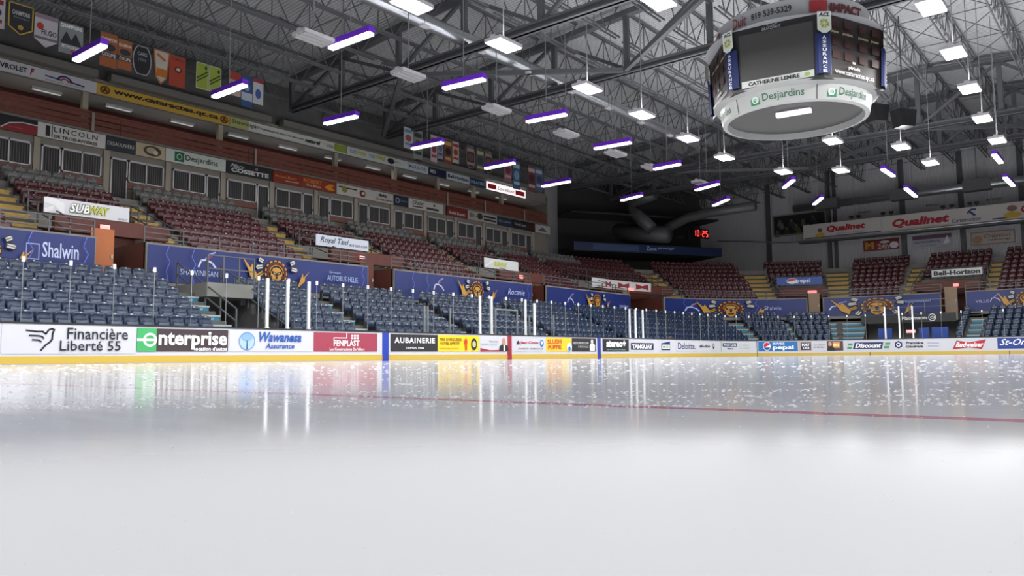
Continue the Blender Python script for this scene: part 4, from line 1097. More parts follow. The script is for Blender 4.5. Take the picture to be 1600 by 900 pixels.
# ------------------------------------------------------------------ roof trusses and joists
ZB = 14.0
TX = [(-23.2, 'behind the camera'), (-2.6, 'nearest across the rink'), (4.4, 'second across the rink, passing behind the scoreboard'), (24.7, 'third, beyond the scoreboard'), (31.0, 'farthest, over the end stand')]
for X, lb in TX:
    y0, y1 = -26.0, 26.5
    root = empty('roof_truss', (X, 0, ZB), 0, 'heavy dark steel roof truss, '+lb, 'truss', 'heavy roof trusses')
    bm = BM(); bar(bm, (0, y0, .14), (0, y1, .14), .42, .10); bar(bm, (0, y0, -.12), (0, y1, -.12), .42, .06); bar(bm, (0, y0, 0), (0, y1, 0), .14, .3); link('bottom_chord', bm, M_steel, root)
    bm = BM()
    for ya, yb in ((y0, 0), (0, y1)):
        bar(bm, (0, ya, deck_z(ya)-.45-ZB), (0, yb, deck_z(yb)-.45-ZB), .4, .28)
    link('top_chord', bm, M_steel, root)
    n = 12; ys = [y0+(y1-y0)*k/n for k in range(n+1)]
    for k, y in enumerate(ys):
        bm = BM(); bar(bm, (0, y, .1), (0, y, deck_z(y)-.5-ZB), .26, .2); link('post', bm, M_steel, root)
    for k in range(n):
        a, b = (ys[k], ys[k+1])
        if k % 2: a, b = b, a
        bm = BM(); bar(bm, (0, a, .1), (0, b, deck_z(b)-.55-ZB), .16, .16); link('diagonal', bm, M_steel, root)
# flat bracing between the paired trusses
for (xa, xb, lb) in ((-2.6, 4.4, 'near pair'), (24.7, 31.0, 'far pair')):
    ys = [-26+52.5*k/6 for k in range(7)]
    for k in range(6):
        bm = BM(); a, b = (ys[k], ys[k+1]) if k % 2 else (ys[k+1], ys[k])
        bar(bm, (xa+.2, a, ZB), (xb-.2, b, ZB), .22, .2)
        tag(link('brace', bm, M_steel), 'flat diagonal steel brace between the %s of roof trusses' % lb, 'brace', 'flat braces between the %s of trusses' % lb)
# open web joists along the hall
bays = [(-22.9, -2.9, 'over the near end of the rink'), (-2.3, 4.1, 'between the near pair of trusses'), (4.7, 24.4, 'beyond the scoreboard'), (25.0, 30.7, 'between the far pair of trusses'), (31.3, 46.5, 'over the far end stand')]
JY = [-25+2.45*k for k in range(22)]
for (xa, xb, lb) in bays:
    L = xb-xa; dz = 1.55
    proto = None
    for y in JY:
        if proto is None:
            bm = BM()
            for sx in (-.07, .07):
                bar(bm, (0, sx*1.6, 0), (L, sx*1.6, 0), .06, .08); bar(bm, (0, sx, dz), (L, sx, dz), .05, .07)
            n = max(4, int(L/1.0)); n += n % 2
            for k in range(n):
                x0, x1 = L*k/n, L*(k+1)/n
                bar(bm, (x0, 0, 0 if k % 2 else dz), (x1, 0, dz if k % 2 else 0), .045)
                if k % 2 == 0 and k: bar(bm, (x0, 0, 0), (x0, 0, dz), .035)
            root = link('roof_joist', bm, M_joist)
            bm = BM()
            for k in range(1, max(2, int(L/3.4))):
                x = L*k/max(2, int(L/3.4))
                bar(bm, (x, 0, 0), (x, 2.45, dz), .035); bar(bm, (x, 0, dz), (x, 2.45, 0), .035); bar(bm, (x, 0, .02), (x, 2.45, .02), .035)
            link('brace_lattice', bm, M_joist, root)
            proto = root; r = root
        else: r = copy_tree(proto)
        r.location = (xa, y, deck_z(y)-dz-.12)
        tag(r, 'dark open web roof joist %s' % lb, 'joist', 'roof joists '+lb)

# ------------------------------------------------------------------ big spiral duct
bm = BM(); 
def spiral_duct(x0, x1, y, z, r):
    bm = BM(); n = int((x1-x0)/.09)
    pts = [(x0+(x1-x0)*i/n, y, z) for i in range(n+1)]; rr = [r*(1.0 if i % 2 else .975) for i in range(n+1)]
    tube(bm, pts, rr, 20); return bm
o = link('spiral_duct', spiral_duct(-20, 21, 13.5, 14.65, .34), M_galv, None, True); tag(o, 'long shiny spiral duct running the length of the left roof', 'duct')
for i in range(10):
    x = -17+3.6*i
    r = empty('duct_lamp', (x+.4, 12.7, 13.9), 0, 'small white box fitting beneath the spiral duct, %s from the near end' % ordn(i+1), 'fitting', 'small box fittings beneath the spiral duct')
    bm = BM(); box(bm, -.22, .22, -.12, .12, 0, .10); link('housing', bm, M_hous, r)
    bm = BM(); bar(bm, (0, 0, .1), (0, 0, 3.2), .02); link('hanger', bm, M_rod, r)

# ------------------------------------------------------------------ lamps
def add_area(parent, sx, sy, power, col=(1, .99, 1)):
    ld = bpy.data.lights.new('lamp_light', 'AREA'); ld.shape = 'RECTANGLE'; ld.size = sx; ld.size_y = sy; ld.energy = power; ld.color = col
    lo = bpy.data.objects.new('lamp_light', ld); COL.objects.link(lo); lo.parent = parent; lo.location = (0, 0, -.09)
    return lo
def highbay(loc, label, lit=True, rz=0.0, group='lit high-bay lamps'):
    r = empty('high_bay_lamp', loc, rz, label, 'lamp', group)
    bm = BM(); box(bm, -.62, .62, -.36, .36, -.02, .10); box(bm, -.62, .62, -.1, .1, .10, .18)
    link('housing', bm, M_hous, r)
    if lit:
        bm = BM(); box(bm, -.58, .58, -.33, .33, -.06, -.02); link('diffuser', bm, E_hb, r)
        add_area(r, 1.1, .6, HB_POWER)
        up = add_area(r, 1.0, .5, UP_POWER); up.rotation_euler = (PI, 0, 0); up.location = (0, 0, .22)   # upward area light added to brighten the roof deck
    else:
        for k in range(3):
            bm = BM(); y = -.34+.24*k; box(bm, -.6, .6, y, y+.19, -.06, -.02); link('reflector', bm, M_off, r)
    z = deck_z(loc[1])-.05
    bm = BM(); bar(bm, (0, 0, .18), (0, 0, z-loc[2]), .03); link('rod', bm, M_rod, r)
    return r
HBL = [((643, 7), 'bright white lamp cut by the top edge above the long duct'), ((787, 70), 'bright white lamp right of the first duct lamp row'), ((918, 138), 'bright white lamp left of the scoreboard, nearest below the second truss'),
       ((1003, 179), 'bright white lamp left of the scoreboard, fourth of its row'), ((1075, 216), 'bright white lamp below left of the scoreboard'), ((1132, 246), 'bright white lamp sixth of the left row'), ((1224, 268), 'bright white lamp last of the left row'),
       ((1028, 1), 'bright white lamp at the top edge left of the scoreboard'), ((1301, 220), 'bright white lamp just under the scoreboard ring'), ((1314, 266), 'bright white lamp beyond the scoreboard, last of the middle row'), ((1408, 229), 'bright white lamp right below the scoreboard'), ((1454, 254), 'bright white lamp over the far end, before the end duct'),
       ((1455, 10), 'largest bright white lamp right of the scoreboard, at the top edge'), ((1490, 82), 'bright white lamp second of the right row'), ((1515, 138), 'bright white lamp third of the right row'), ((1535, 185), 'bright white lamp fourth of the right row')]
for (px, py), lb in HBL: highbay(tuple(onZ(px, py, 11.0)), lb)
for x, y in ((-17, 7), (-22, 7), (-27, 7), (-17, 1), (-12.2, 1), (-22, 1), (-27, 1), (-6.2, -5), (-11, -5), (-16, -5), (-21, -5), (-26, -5), (-11, -10), (-4, -10), (3, -10), (10, -10), (17, -10), (18.3, -4.6), (-24, 11.5)):
    highbay((x, y, 11.0), 'bright high-bay lamp over the near end of the ice, outside the photo')
for (px, py), lb in (((490, 60), 'unlit louvred lamp, nearest and largest'), ((638, 118), 'unlit louvred lamp, second from the near end'), ((776, 172), 'unlit louvred lamp, third from the near end'), ((885, 210), 'unlit louvred lamp, fourth from the near end'), ((962, 241), 'unlit louvred lamp, fifth from the near end'), ((1017, 262), 'unlit louvred lamp beside a lit tube, sixth from the near end'), ((1094, 286), 'unlit louvred lamp above a lit tube, farthest')):
    highbay(tuple(onZ(px, py, 11.0 if px < 1010 else 11.5)), lb, False, 0, 'unlit louvred lamps')
def tube_lamp(a, b, label, z=11.0):
    A = onZ(*a, z); B = onZ(*b, z); c = (A+B)/2; d = B-A; L = d.length
    r = empty('tube_lamp', c, math.atan2(d.y, d.x), label, 'lamp', 'slim tube lamps with fringe-coloured housings')
    bm = BM(); box(bm, -L/2, L/2, -.14, .14, .02, .22); link('housing', bm, M_fringe, r)['label'] = 'housing painted with violet light fringe'
    bm = BM(); box(bm, -L/2+.02, L/2-.02, -.12, .12, -.07, .02); link('tube', bm, E_tube, r)
    add_area(r, L, .2, TUBE_POWER, (1, .97, .92))
    bm = BM(); bar(bm, (0, 0, .22), (0, 0, deck_z(c.y)-.05-z), .025); link('rod', bm, M_rod, r)
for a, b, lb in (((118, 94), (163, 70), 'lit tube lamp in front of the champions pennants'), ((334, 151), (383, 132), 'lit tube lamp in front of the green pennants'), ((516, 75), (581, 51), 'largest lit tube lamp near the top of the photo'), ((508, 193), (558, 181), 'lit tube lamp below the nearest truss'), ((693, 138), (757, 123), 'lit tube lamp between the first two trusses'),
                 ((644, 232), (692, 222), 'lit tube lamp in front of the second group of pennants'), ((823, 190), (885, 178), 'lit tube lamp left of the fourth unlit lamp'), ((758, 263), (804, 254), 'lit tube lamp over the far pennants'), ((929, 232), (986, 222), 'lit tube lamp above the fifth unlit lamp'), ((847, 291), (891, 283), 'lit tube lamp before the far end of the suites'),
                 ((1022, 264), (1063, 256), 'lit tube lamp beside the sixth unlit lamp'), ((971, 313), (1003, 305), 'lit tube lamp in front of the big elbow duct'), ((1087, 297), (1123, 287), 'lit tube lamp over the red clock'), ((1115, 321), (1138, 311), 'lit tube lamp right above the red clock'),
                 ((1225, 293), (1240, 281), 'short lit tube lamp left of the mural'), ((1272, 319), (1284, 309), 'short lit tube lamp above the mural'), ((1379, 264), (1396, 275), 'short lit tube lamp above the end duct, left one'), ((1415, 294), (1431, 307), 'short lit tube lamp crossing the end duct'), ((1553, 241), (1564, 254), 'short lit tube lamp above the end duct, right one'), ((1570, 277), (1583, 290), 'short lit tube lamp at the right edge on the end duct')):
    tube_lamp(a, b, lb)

# ------------------------------------------------------------------ scoreboard
SC = Vector((1.1, -.15, 0)); R0, R1, ZS0, ZS1 = 3.1, 3.2, 9.5, 11.75
score = empty('scoreboard', (SC.x, SC.y, 8.5), 0, 'six sided hanging scoreboard with big dark video screen and white ring beneath', 'scoreboard')
def sadd(name, bm, m, smooth=False, label=None):
    for v in bm.verts: v.co.z -= 8.5
    o = link(name, bm, m, score, smooth)
    if label: o['label'] = label
    return o
VA = [math.radians(98+60*i) for i in range(6)]
def sv(i, z):
    t = (z-ZS0)/(ZS1-ZS0); r = R0+(R1-R0)*t; return Vector((r*math.cos(VA[i % 6]), r*math.sin(VA[i % 6]), z))
bm = BM()
lo = [bm.verts.new(sv(i, ZS0)) for i in range(6)]; hi = [bm.verts.new(sv(i, ZS1)) for i in range(6)]
for i in range(6): bm.faces.new((lo[i], lo[(i+1) % 6], hi[(i+1) % 6], hi[i]))
bm.faces.new(lo[::-1]); bm.faces.new(hi); norm(bm)
sadd('cabinet', bm, M_black)
def face_map(i, z0):
    a, b = sv(i, ZS0), sv(i+1, ZS0); A, B = sv(i, ZS1), sv(i+1, ZS1)
    nrm = Vector((math.cos((VA[i]+math.radians(30))), math.sin(VA[i]+math.radians(30)), 0))
    L0 = (b-a).length
    def f(x, z, y):
        t = z/(ZS1-ZS0); p0 = a.lerp(b, x/L0); p1 = A.lerp(B, x/L0); p = p0.lerp(p1, t); p = p-nrm*y
        return Vector((p.x, p.y, p.z-8.5))
    return f, L0
class SPart(Sign):
    def __init__(self, mp): self.map = mp; self.root = score; self.k = 1; self.w = self.h = 1
HS = ZS1-ZS0
for i in range(6):
    f, L0 = face_map(i, 0); sp_ = SPart(f)
    if i % 2 == 1:
        sp_.rect(.32, L0-.32, .34, HS-.22, mat('video_screen', (.055, .053, .052), .55), 'screen', 'dark blank video screen')
        sp_.rect(.32, L0-.32, .10, .34, 'c8ccc8', 'panel').text('CATHERINE LEMIRE', .55, L0-.8, .15, .29, '16181c', .05)
        sp_.disc(L0-.55, .22, .1, .07, '9ab05c')
        sp_.text('BLIZZARD', L0*.36, L0*.56, HS-.2, HS-.1, '9a9aa0', .02, .2).disc(L0*.47, HS-.03, .18, .05, '9a9aa0', inner=.7)
    else:
        sp_.rect(.25, L0-.1, .06, HS-.08, '2a2322', 'screen', 'dark brown score panel')
        for j, x in enumerate((.35, .95, 1.75, 2.4)):
            sp_.text(('joueur', 'punition', 'punition', 'joueur')[j], x, x+(.42 if j in (0, 3) else .5), 1.62, 1.74, 'cdb890', .03)
        for x in (.4, 1.0, 1.75, 2.4):
            for z in (.75, 1.2, 1.85): sp_.rect(x, x+.4, z, z+.28, '3c201c', 'digit_panel')
        sp_.text('période', 1.15, 1.75, .42, .58, 'd8d4cc', .03).text('www.cataractes.qc.ca', .45, 2.5, .16, .36, 'c8c6c4', .01).rect(1.35, 1.5, .66, .74, 'c0b8b4', 'digit_panel')
# corner panels
for i in range(6):
    p0 = sv(i, ZS0); d = Vector((math.cos(VA[i]), math.sin(VA[i]), 0)); t = Vector((-d.y, d.x, 0))
    bm = BM()
    q4 = []
    for z in (ZS0+.12, ZS1-.75):
        c = sv(i, z)+d*.06
        q4.append([c-t*.27-d*.1, c-t*.2+d*.0, c+t*.2+d*.0, c+t*.27-d*.1])
    V = [[bm.verts.new(p) for p in r_] for r_ in q4]
    for k in range(3): bm.faces.new((V[0][k], V[0][k+1], V[1][k+1], V[1][k]))
    sadd('corner_panel', bm, cm('1d2c60'), label='navy corner panel with white vertical lettering')
    def cmap(x, z, y, i=i, d=d, t=t):
        c = sv(i, ZS0+z)+d*(.07-y)+t*x; return Vector((c.x, c.y, c.z-8.5))
    sp_ = SPart(cmap)
    for n_, ch in enumerate('ASSURANCE'):
        sp_.text(ch, -.07, .07, HS-.95-.145*n_, HS-.84-.145*n_, 'dfe2ea', .03)
    zt = HS-.02
    sp_.poly([[(-.24, zt), (.24, zt), (.24, zt-.62), (.08, zt-.74), (-.08, zt-.74), (-.24, zt-.62)]], 'dfe6dc', 'shield')
    sp_.text('ACL', -.19, .19, zt-.18, zt-.04, '1c2444', .04, .2)
    for a in range(8):
        an = math.radians(a*45+10); c_, s_ = math.cos(an), math.sin(an)
        sp_.poly([[(0+.04*c_, zt-.42+.04*s_), (.12*c_-.04*s_, zt-.42+.12*s_+.04*c_), (.19*c_, zt-.42+.19*s_), (.12*c_+.04*s_, zt-.42+.12*s_-.04*c_)]], '9aa83c' if a % 2 else 'c3c05a', 'petal')
# lower ring
def ring(bm, r0, z0, r1, z1, n=48, c=(0, 0)):
    A = [bm.verts.new((c[0]+r0*math.cos(2*PI*k/n), c[1]+r0*math.sin(2*PI*k/n), z0)) for k in range(n)]
    B = [bm.verts.new((c[0]+r1*math.cos(2*PI*k/n), c[1]+r1*math.sin(2*PI*k/n), z1)) for k in range(n)]
    for k in range(n): bm.faces.new((A[k], A[(k+1) % n], B[(k+1) % n], B[k]))
bm = BM(); ring(bm, 2.62, 8.90, 2.72, 9.42); ring(bm, 2.62, 8.90, 2.46, 8.87); ring(bm, 2.46, 8.87, 2.40, 9.15); ring(bm, 2.72, 9.42, 2.95, 9.54)
sadd('lower_ring', bm, mat('ring_grey', (.33, .34, .33), .4), True, 'white ring band with green lettering')
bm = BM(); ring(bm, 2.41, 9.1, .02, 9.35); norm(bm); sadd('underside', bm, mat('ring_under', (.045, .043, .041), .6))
bm = BM()
f = math.radians(8)
bar(bm, (-.35, .55, 9.15), (-.2, -.7, 9.15), .26, .14); sadd('downlight', bm, mat('downlight', (.8, .8, .8), .5, emis=(1, .95, 1), es=.9))
def rmap(a0, r, zoff, sgn=-1):
    def g_(x, z, y):
        a = a0+sgn*-1*x/r; rr = r+.10*(z/.63)-y
        return Vector((rr*math.cos(a), rr*math.sin(a), zoff+z-8.5))
    return g_
for a0 in (math.radians(165), math.radians(222), math.radians(282), math.radians(342), math.radians(42), math.radians(102)):
    sp_ = SPart(rmap(a0, 2.62, 8.90))
    sp_.rect(.05, .40, .08, .43, '1f6a45', 'emblem').disc(.225, .255, .13, .13, 'b4d4c0', inner=.65, n=6).text('Desjardins', .50, 1.9, .08, .42, '27583f', .012)
    sp_.rect(2.3, 2.33, 0, .5, '3a3a3a', 'seam')
# upper ring
bm = BM(); ring(bm, 2.75, 11.85, 2.75, 12.5); ring(bm, 2.75, 11.85, 2.2, 11.85); ring(bm, 3.2, 11.72, 2.2, 11.80)
sadd('upper_ring', bm, mat('ring_top', (.42, .43, .45), .35), True, 'pale upper ring with advertising lettering')
for n_, a0 in enumerate([math.radians(150+60*k) for k in range(6)]):
    sp_ = SPart(rmap(a0, 2.75, 11.85))
    if n_ % 2 == 0: sp_.text('819 539-5329', 1.0, 2.4, .2, .42, '23252c', .02).text('Duit', .15, .8, .14, .5, '8a3038', .01, .3)
    else: sp_.rect(.1, .7, .1, .5, 'a02c34', 'panel').text('IMPACT', .8, 2.2, .12, .42, '5c1a24', .05)
# speakers hanging beneath the box edge and hoist frame
for k in range(6):
    bm = BM(); a = VA[k]+.5; bar(bm, (1.6*math.cos(a), 1.6*math.sin(a), 12.4), (1.2*math.cos(a), 1.2*math.sin(a), 16.8), .05); sadd('cable', bm, M_rod)
for i, (px, py, lb) in enumerate(((1370, 178, 'black loudspeaker below right of the scoreboard, left one'), (1412, 186, 'black loudspeaker below right of the scoreboard, right one'))):
    p = onX(px, py, 16.0)
    r = empty('hanging_speaker', p, -.6, lb, 'speaker')
    bm = BM(); box(bm, -.55, .55, -.35, .35, -.45, .45)
    for v in bm.verts:
        if v.co.z < 0: v.co.x *= .7
    link('cabinet', bm, M_black, r)
    bm = BM(); bar(bm, (0, 0, .4), (0, 0, deck_z(p.y)-.02-p.z), .05); link('hanger', bm, M_rail, r)

# ------------------------------------------------------------------ pennants hanging from the left joists
YP = 24.0
def pennant(px0, px1, ztop, hgt, col, label, shape='rect', trim=None, deco=None):
    a = onY(px0, 60 if px0 < 500 else 220, YP).x; b = onY(px1, 60 if px1 < 500 else 220, YP).x; w_ = b-a
    def f(x, z, y): return Vector((a+x, YP+y, ztop-hgt+z))
    pts = [(0, hgt), (0, .0), (w_, 0), (w_, hgt)]
    if shape == 'point': pts = [(0, hgt), (0, hgt*.22), (w_/2, 0), (w_, hgt*.22), (w_, hgt)]
    if shape == 'vee': pts = [(0, hgt), (w_*.16, hgt*.2), (w_/2, 0), (w_*.84, hgt*.2), (w_, hgt)]
    if shape == 'oval': pts = [(w_/2+w_/2*math.cos(t)*1.0, hgt*.5+hgt*.5*max(-1, min(1, 1.15*math.sin(t)))) for t in [2*PI*k/24 for k in range(24)]]
    bm = BM(); va = [bm.verts.new(f(x, z, 0)) for x, z in pts]; vb = [bm.verts.new(f(x, z, .015)) for x, z in pts]
    bm.faces.new(va); bm.faces.new(vb[::-1])
    for k in range(len(pts)): bm.faces.new((va[k], va[(k+1) % len(pts)], vb[(k+1) % len(pts)], vb[k]))
    norm(bm); o = link('pennant', bm, cm(col, .7)); tag(o, label, 'pennant', 'pennants hanging from the roof')
    bm = BM(); bar(bm, (a, YP+.01, ztop), (b, YP+.01, ztop), .04); bar(bm, (a+w_*.3, YP, ztop), (a+w_*.3, YP, deck_z(YP)-.02), .015); bar(bm, (a+w_*.7, YP, ztop), (a+w_*.7, YP, deck_z(YP)-.02), .015); link('hanging_bar', bm, M_rail, o)
    sp_ = SPart(f); sp_.root = o; sp_.k = 1
    if trim: sp_.stroke([(x*.94+w_*.03, z*.94+hgt*.03) for x, z in pts+pts[:1]], .05, trim, 'trim')
    if deco: deco(sp_, w_, hgt)
    return o
ZP = 14.2
def d_band(c1, c2): return lambda s, w_, h_: (s.rect(w_*.08, w_*.92, h_*.75, h_*.9, c1, 'lettering'), s.disc(w_/2, h_*.5, w_*.36, h_*.16, c2), s.rect(w_*.12, w_*.88, h_*.16, h_*.27, c1, 'lettering'))
pennant(-32, 6, ZP+.12, 1.25, 'b8b4b8', 'white pennant with red top cut by the left edge', 'rect', None, d_band('8c3038', '303c70'))
pennant(11, 51, ZP+.1, 1.3, '2c2e34', 'black pointed pennant with yellow trim', 'point', 'b89a3c', lambda s, w_, h_: (s.text('CHAMPIONS', w_*.15, w_*.85, h_*.62, h_*.76, 'c8c8c4', .02), s.text('Shawinigan', w_*.2, w_*.8, h_*.5, h_*.58, '8c8c8c', .0), s.disc(w_/2, h_*.25, .1, .1, 'b08c34')))
pennant(53, 90, ZP-.05, 1.35, 'b9b5bb', 'white pointed pennant with black word and red emblem', 'point', None, lambda s, w_, h_: (s.text('FILGO', w_*.3, w_*.95, h_*.38, h_*.54, '24242a', .02), s.disc(w_*.24, h_*.62, .13, .15, 'a8362c'), s.rect(0, w_, h_*.86, h_, '8c7a84', 'band'), s.rect(.0, w_, h_*.22, h_*.30, '6c6c74', 'band')))
pennant(92, 130, ZP-.1, 1.3, '84898c', 'grey pennant reading Champions over mountain peaks', 'rect', None, lambda s, w_, h_: (s.text('CHAMPIONS', w_*.05, w_*.95, h_*.83, h_*.96, 'ecebe6', .03), s.poly([[(w_*.05, h_*.3), (w_*.3, h_*.72), (w_*.5, h_*.45), (w_*.68, h_*.72), (w_*.95, h_*.3)]], '2c3038'), s.text('MEMORIAL', w_*.12, w_*.88, h_*.16, h_*.28, 'd8d8d4', .02), s.disc(w_*.6, h_*.1, .12, .06, 'a04038')))
cc = lambda s, w_, h_: (s.text('CHAMPION', w_*.05, w_*.95, h_*.76, h_*.86, 'e0d8c8', .02), s.disc(w_/2, h_*.58, w_*.4, h_*.11, '30343c'), s.rect(0, w_, h_*.28, h_*.44, '2c3c50', 'band'), s.text('COUPE', w_*.1, w_*.9, h_*.3, h_*.41, 'd8ccb4', .02))
pennant(157, 184, ZP, 1.5, '9a5a34', 'orange and brown champion pennant, left of two', 'rect', None, cc)
pennant(185, 207, ZP-.1, 1.32, 'a05c38', 'orange and navy champion pennant, right of two', 'rect', None, cc)
pennant(208, 238, ZP-.12, 1.35, '26282c', 'black oval pennant with pale trim', 'oval', 'a4a4a4', lambda s, w_, h_: (s.text('CARS', w_*.25, w_*.75, h_*.66, h_*.78, 'b0b4b8', .02), s.text('1994', w_*.3, w_*.7, h_*.46, h_*.58, '7c8084', .01)))
pennant(241, 266, ZP-.05, 1.6, 'b4b0a4', 'white and orange pointed pennant', 'vee', 'b86a30', lambda s, w_, h_: (s.rect(w_*.2, w_*.82, h_*.22, h_*.46, 'b86a28', 'band'), s.stroke([(w_*.25, h_*.85), (w_*.7, h_*.72)], .12, 'b8602c')))
pennant(266, 291, ZP-.1, 1.45, 'a0402a', 'red orange pennant with animal head emblem', 'rect', None, lambda s, w_, h_: (s.disc(w_*.55, h_*.55, .17, .14, '4a1c16'), s.disc(w_*.55, h_*.56, .1, .08, 'd0b4a0'), s.text('CHAMPION', w_*.15, w_*.85, h_*.84, h_*.9, '6c2a1c', .01)))
gg = lambda s, w_, h_: (s.stroke([(w_*.05, h_*.38), (w_*.95, h_*.7)], .05, '22301c'), s.stroke([(w_*.05, h_*.26), (w_*.95, h_*.58)], .05, '22301c'), s.disc(w_*.78, h_*.82, .06, .08, '2a3a20'))
pennant(308, 327, ZP-.05, 1.3, '8fa03a', 'lime green pennant with black diagonals, left of two', 'rect', 'b0b890', gg)
pennant(328, 347, ZP-.05, 1.3, '93a33e', 'lime green pennant with black diagonals, right of two', 'rect', 'b0b890', gg)
pennant(360, 378, ZP-.02, 1.2, 'b0a49c', 'white pennant with red orange top', 'rect', None, lambda s, w_, h_: (s.rect(0, w_, h_*.66, h_, '9c4030', 'band'), s.text('Aréna', w_*.1, w_*.9, h_*.5, h_*.6, '7a3028', .02)))
pennant(379, 396, ZP-.02, 1.6, '33507c', 'blue and white pennant behind a lit tube lamp', 'rect', None, lambda s, w_, h_: (s.rect(0, w_, h_*.2, h_*.45, 'b0b8c4', 'band'), s.disc(w_*.5, h_*.62, .15, .18, '8ca0bc')))
pennant(397, 413, ZP-.02, 1.3, 'b8bcc0', 'white pennant with red top and blue emblem', 'rect', None, lambda s, w_, h_: (s.rect(0, w_, h_*.84, h_, '90343c', 'band'), s.disc(w_*.5, h_*.4, .16, .25, '4a5c98')))
ZP = 14.0
fl = [(631, 645, 'a4a8ac', 'white pennant with blue and red emblem, first of the far group', d_band('5a7a94', '8c4440'), 1.3), (646, 660, '767c78', 'grey floral pennant in the far group', d_band('2c302c', '3c403c'), 1.8),
      (673, 683, 'a8989c', 'white and red striped pennant in the far group', d_band('8c3c44', '70303a'), 1.7), (684, 692, '80848c', 'narrow blue grey pennant in the far group', d_band('44506c', '505c74'), 1.4),
      (694, 706, '70382c', 'red pennant with dark emblem and yellow foot', d_band('a4904c', '241c18'), 1.6), (707, 717, 'a49c94', 'white pennant with red top right of the yellow-footed one', d_band('8c3428', '8c3428'), 1.4),
      (728, 742, '3c2824', 'dark oval pennant, left of a dark pair', d_band('8c8480', '54403c'), 1.5), (744, 756, '4c4a48', 'dark pennant with yellow lower band', d_band('a09a68', '28343c'), 1.6), (757, 769, '3c2c2a', 'dark oval pennant, right of a dark pair', d_band('807874', '5c4440'), 1.5),
      (787, 799, '88545a', 'red and grey pennant behind a lit tube lamp', d_band('a89c9c', '603038'), 1.6), (801, 812, '365878', 'blue pennant with white foot', d_band('a0acb8', '6c88a4'), 2.0), (824, 836, '64383a', 'dark red pennant with white bands', d_band('a49c9c', '3c2424'), 1.9), (836, 847, '4a5f7c', 'blue and white pennant, farthest right', d_band('98a4b4', '303c50'), 1.7)]
for i, (a, b, c, lb, d, hh) in enumerate(fl):
    pennant(a, b, ZP-(.0 if i < 9 else .1), hh, c, lb, 'oval' if 'oval' in lb else 'rect', '8c7c78' if 'oval' in lb else None, d)

# ------------------------------------------------------------------ far end wall
for i, (px, w_) in enumerate(((1200, .35), (1294, .3), (1304, .25), (1410, .38), (1502.5, .38), (1598, .38))):
    y = onX(px, 330, XW-.2).y
    bm = BM(); box(bm, XW-.35, XW, y-w_/2, y+w_/2, 7.6, 17.2); tag(link('wall_column', bm, M_steel), 'dark steel column on the far siding wall, %s from the left' % ordn(i+1), 'column', 'steel columns on the far wall')
# end duct with boxes
def px_tube(pts, X, r, n=12):
    bm = BM(); tube(bm, [onX(x, y, X) for x, y in pts], r, n); return bm
A = onX(1240, 327, 45.0); B = onX(1600, 280, 45.0); zc = (A.z+B.z)/2
bm = BM(); tube(bm, [(45.0, A.y, zc), (45.0, -12, zc)], .36, 16); tag(link('end_duct', bm, M_galv, None, True), 'long shiny round duct along the far wall', 'duct')
for i, px in enumerate((1292, 1412, 1528)):
    y = onX(px, 310, 45.0).y; bm = BM(); box(bm, 44.55, 45.45, y-1.0, y+1.0, zc-.42, zc+.5); bar(bm, (45, y, zc+.5), (45, y, 17), .06)
    tag(link('duct_box', bm, M_duct), 'dark box fitted round the far wall duct, %s from the left' % ordn(i+1), 'duct box', 'dark boxes on the far wall duct')
# Qualinet strip and catwalk pipe
XQ = 43.6
ya = onX(1255, 360, XQ).y; wq = ya+9.0
def qmap(x, z, y): return Vector((XQ+y, ya-x, z+10.5))
sg = Sign('fascia_sign', 'long white sign with red italic letters hanging in front of the far wall', 'sign', qmap, wq, 1.32, 'cfc8c4', None, th=.12)
q = lambda p: ya-onX(p, 350, XQ).y
def duck(x):
    sg.disc(x, .30, .42, .2, 'c8a22c').disc(x+.05, .72, .22, .2, '7a5c54').rect(x-.12, x+.14, .42, .6, 'd8d0cc', 'emblem')
sg.rect(q(1257), q(1376), .06, .14, '22325e', 'stripe'); sg.text('Qualinet', q(1291), q(1352), .42, 1.05, 'b02630', .05, .2).text('vendre ou nettoyage', q(1306), q(1351), .22, .34, '2c3c68', .01); sg.rect(q(1377), q(1377.8), .1, 1.2, 'a8a4a0', 'seam')
sg.text('Qualinet', q(1394), q(1484), .18, 1.0, 'b02630', .05, .2).text('Construction', q(1488), q(1533), .16, .5, '2a3c74', .01, .2).stroke([(q(1524), .62), (q(1515), 1.0)], .16, '2a3c74').stroke([(q(1513), .85), (q(1519), 1.12), (q(1526), 1.1)], .13, '2a3c74')
sg.rect(q(1551), q(1588), .1, .2, '22325e', 'stripe').rect(q(1398), q(1490), .08, .13, 'b8a468', 'stripe'); sg.text('Qualinet', q(1597), q(1650), .35, 1.0, 'b02630', .05, .2)
sg.disc(q(1281), .30, .42, .2, 'c8a22c').disc(q(1281), .72, .2, .18, '7a5c54').disc(q(1583), .32, .6, .24, 'c8a22c').disc(q(1583), .85, .34, .24, '8a6458')
bm = BM()
pts = [(44.2, 22.5, 11.3), (44.0, 20.5, 11.1), (43.8, 18, 10.75)]+[(43.4, y, 10.38) for y in (15.5, 13, 8, 3, -2, -9)]
tube(bm, pts, .07, 8); tag(link('catwalk_pipe', bm, M_galv, None, True), 'thin shiny pipe bending along the foot of the long hanging sign', 'pipe')
bm = BM(); box(bm, 43.5, 44.4, -9, 14.4, 10.2, 10.32); tag(link('catwalk', bm, M_steel), 'dark catwalk deck under the long hanging sign', 'catwalk')
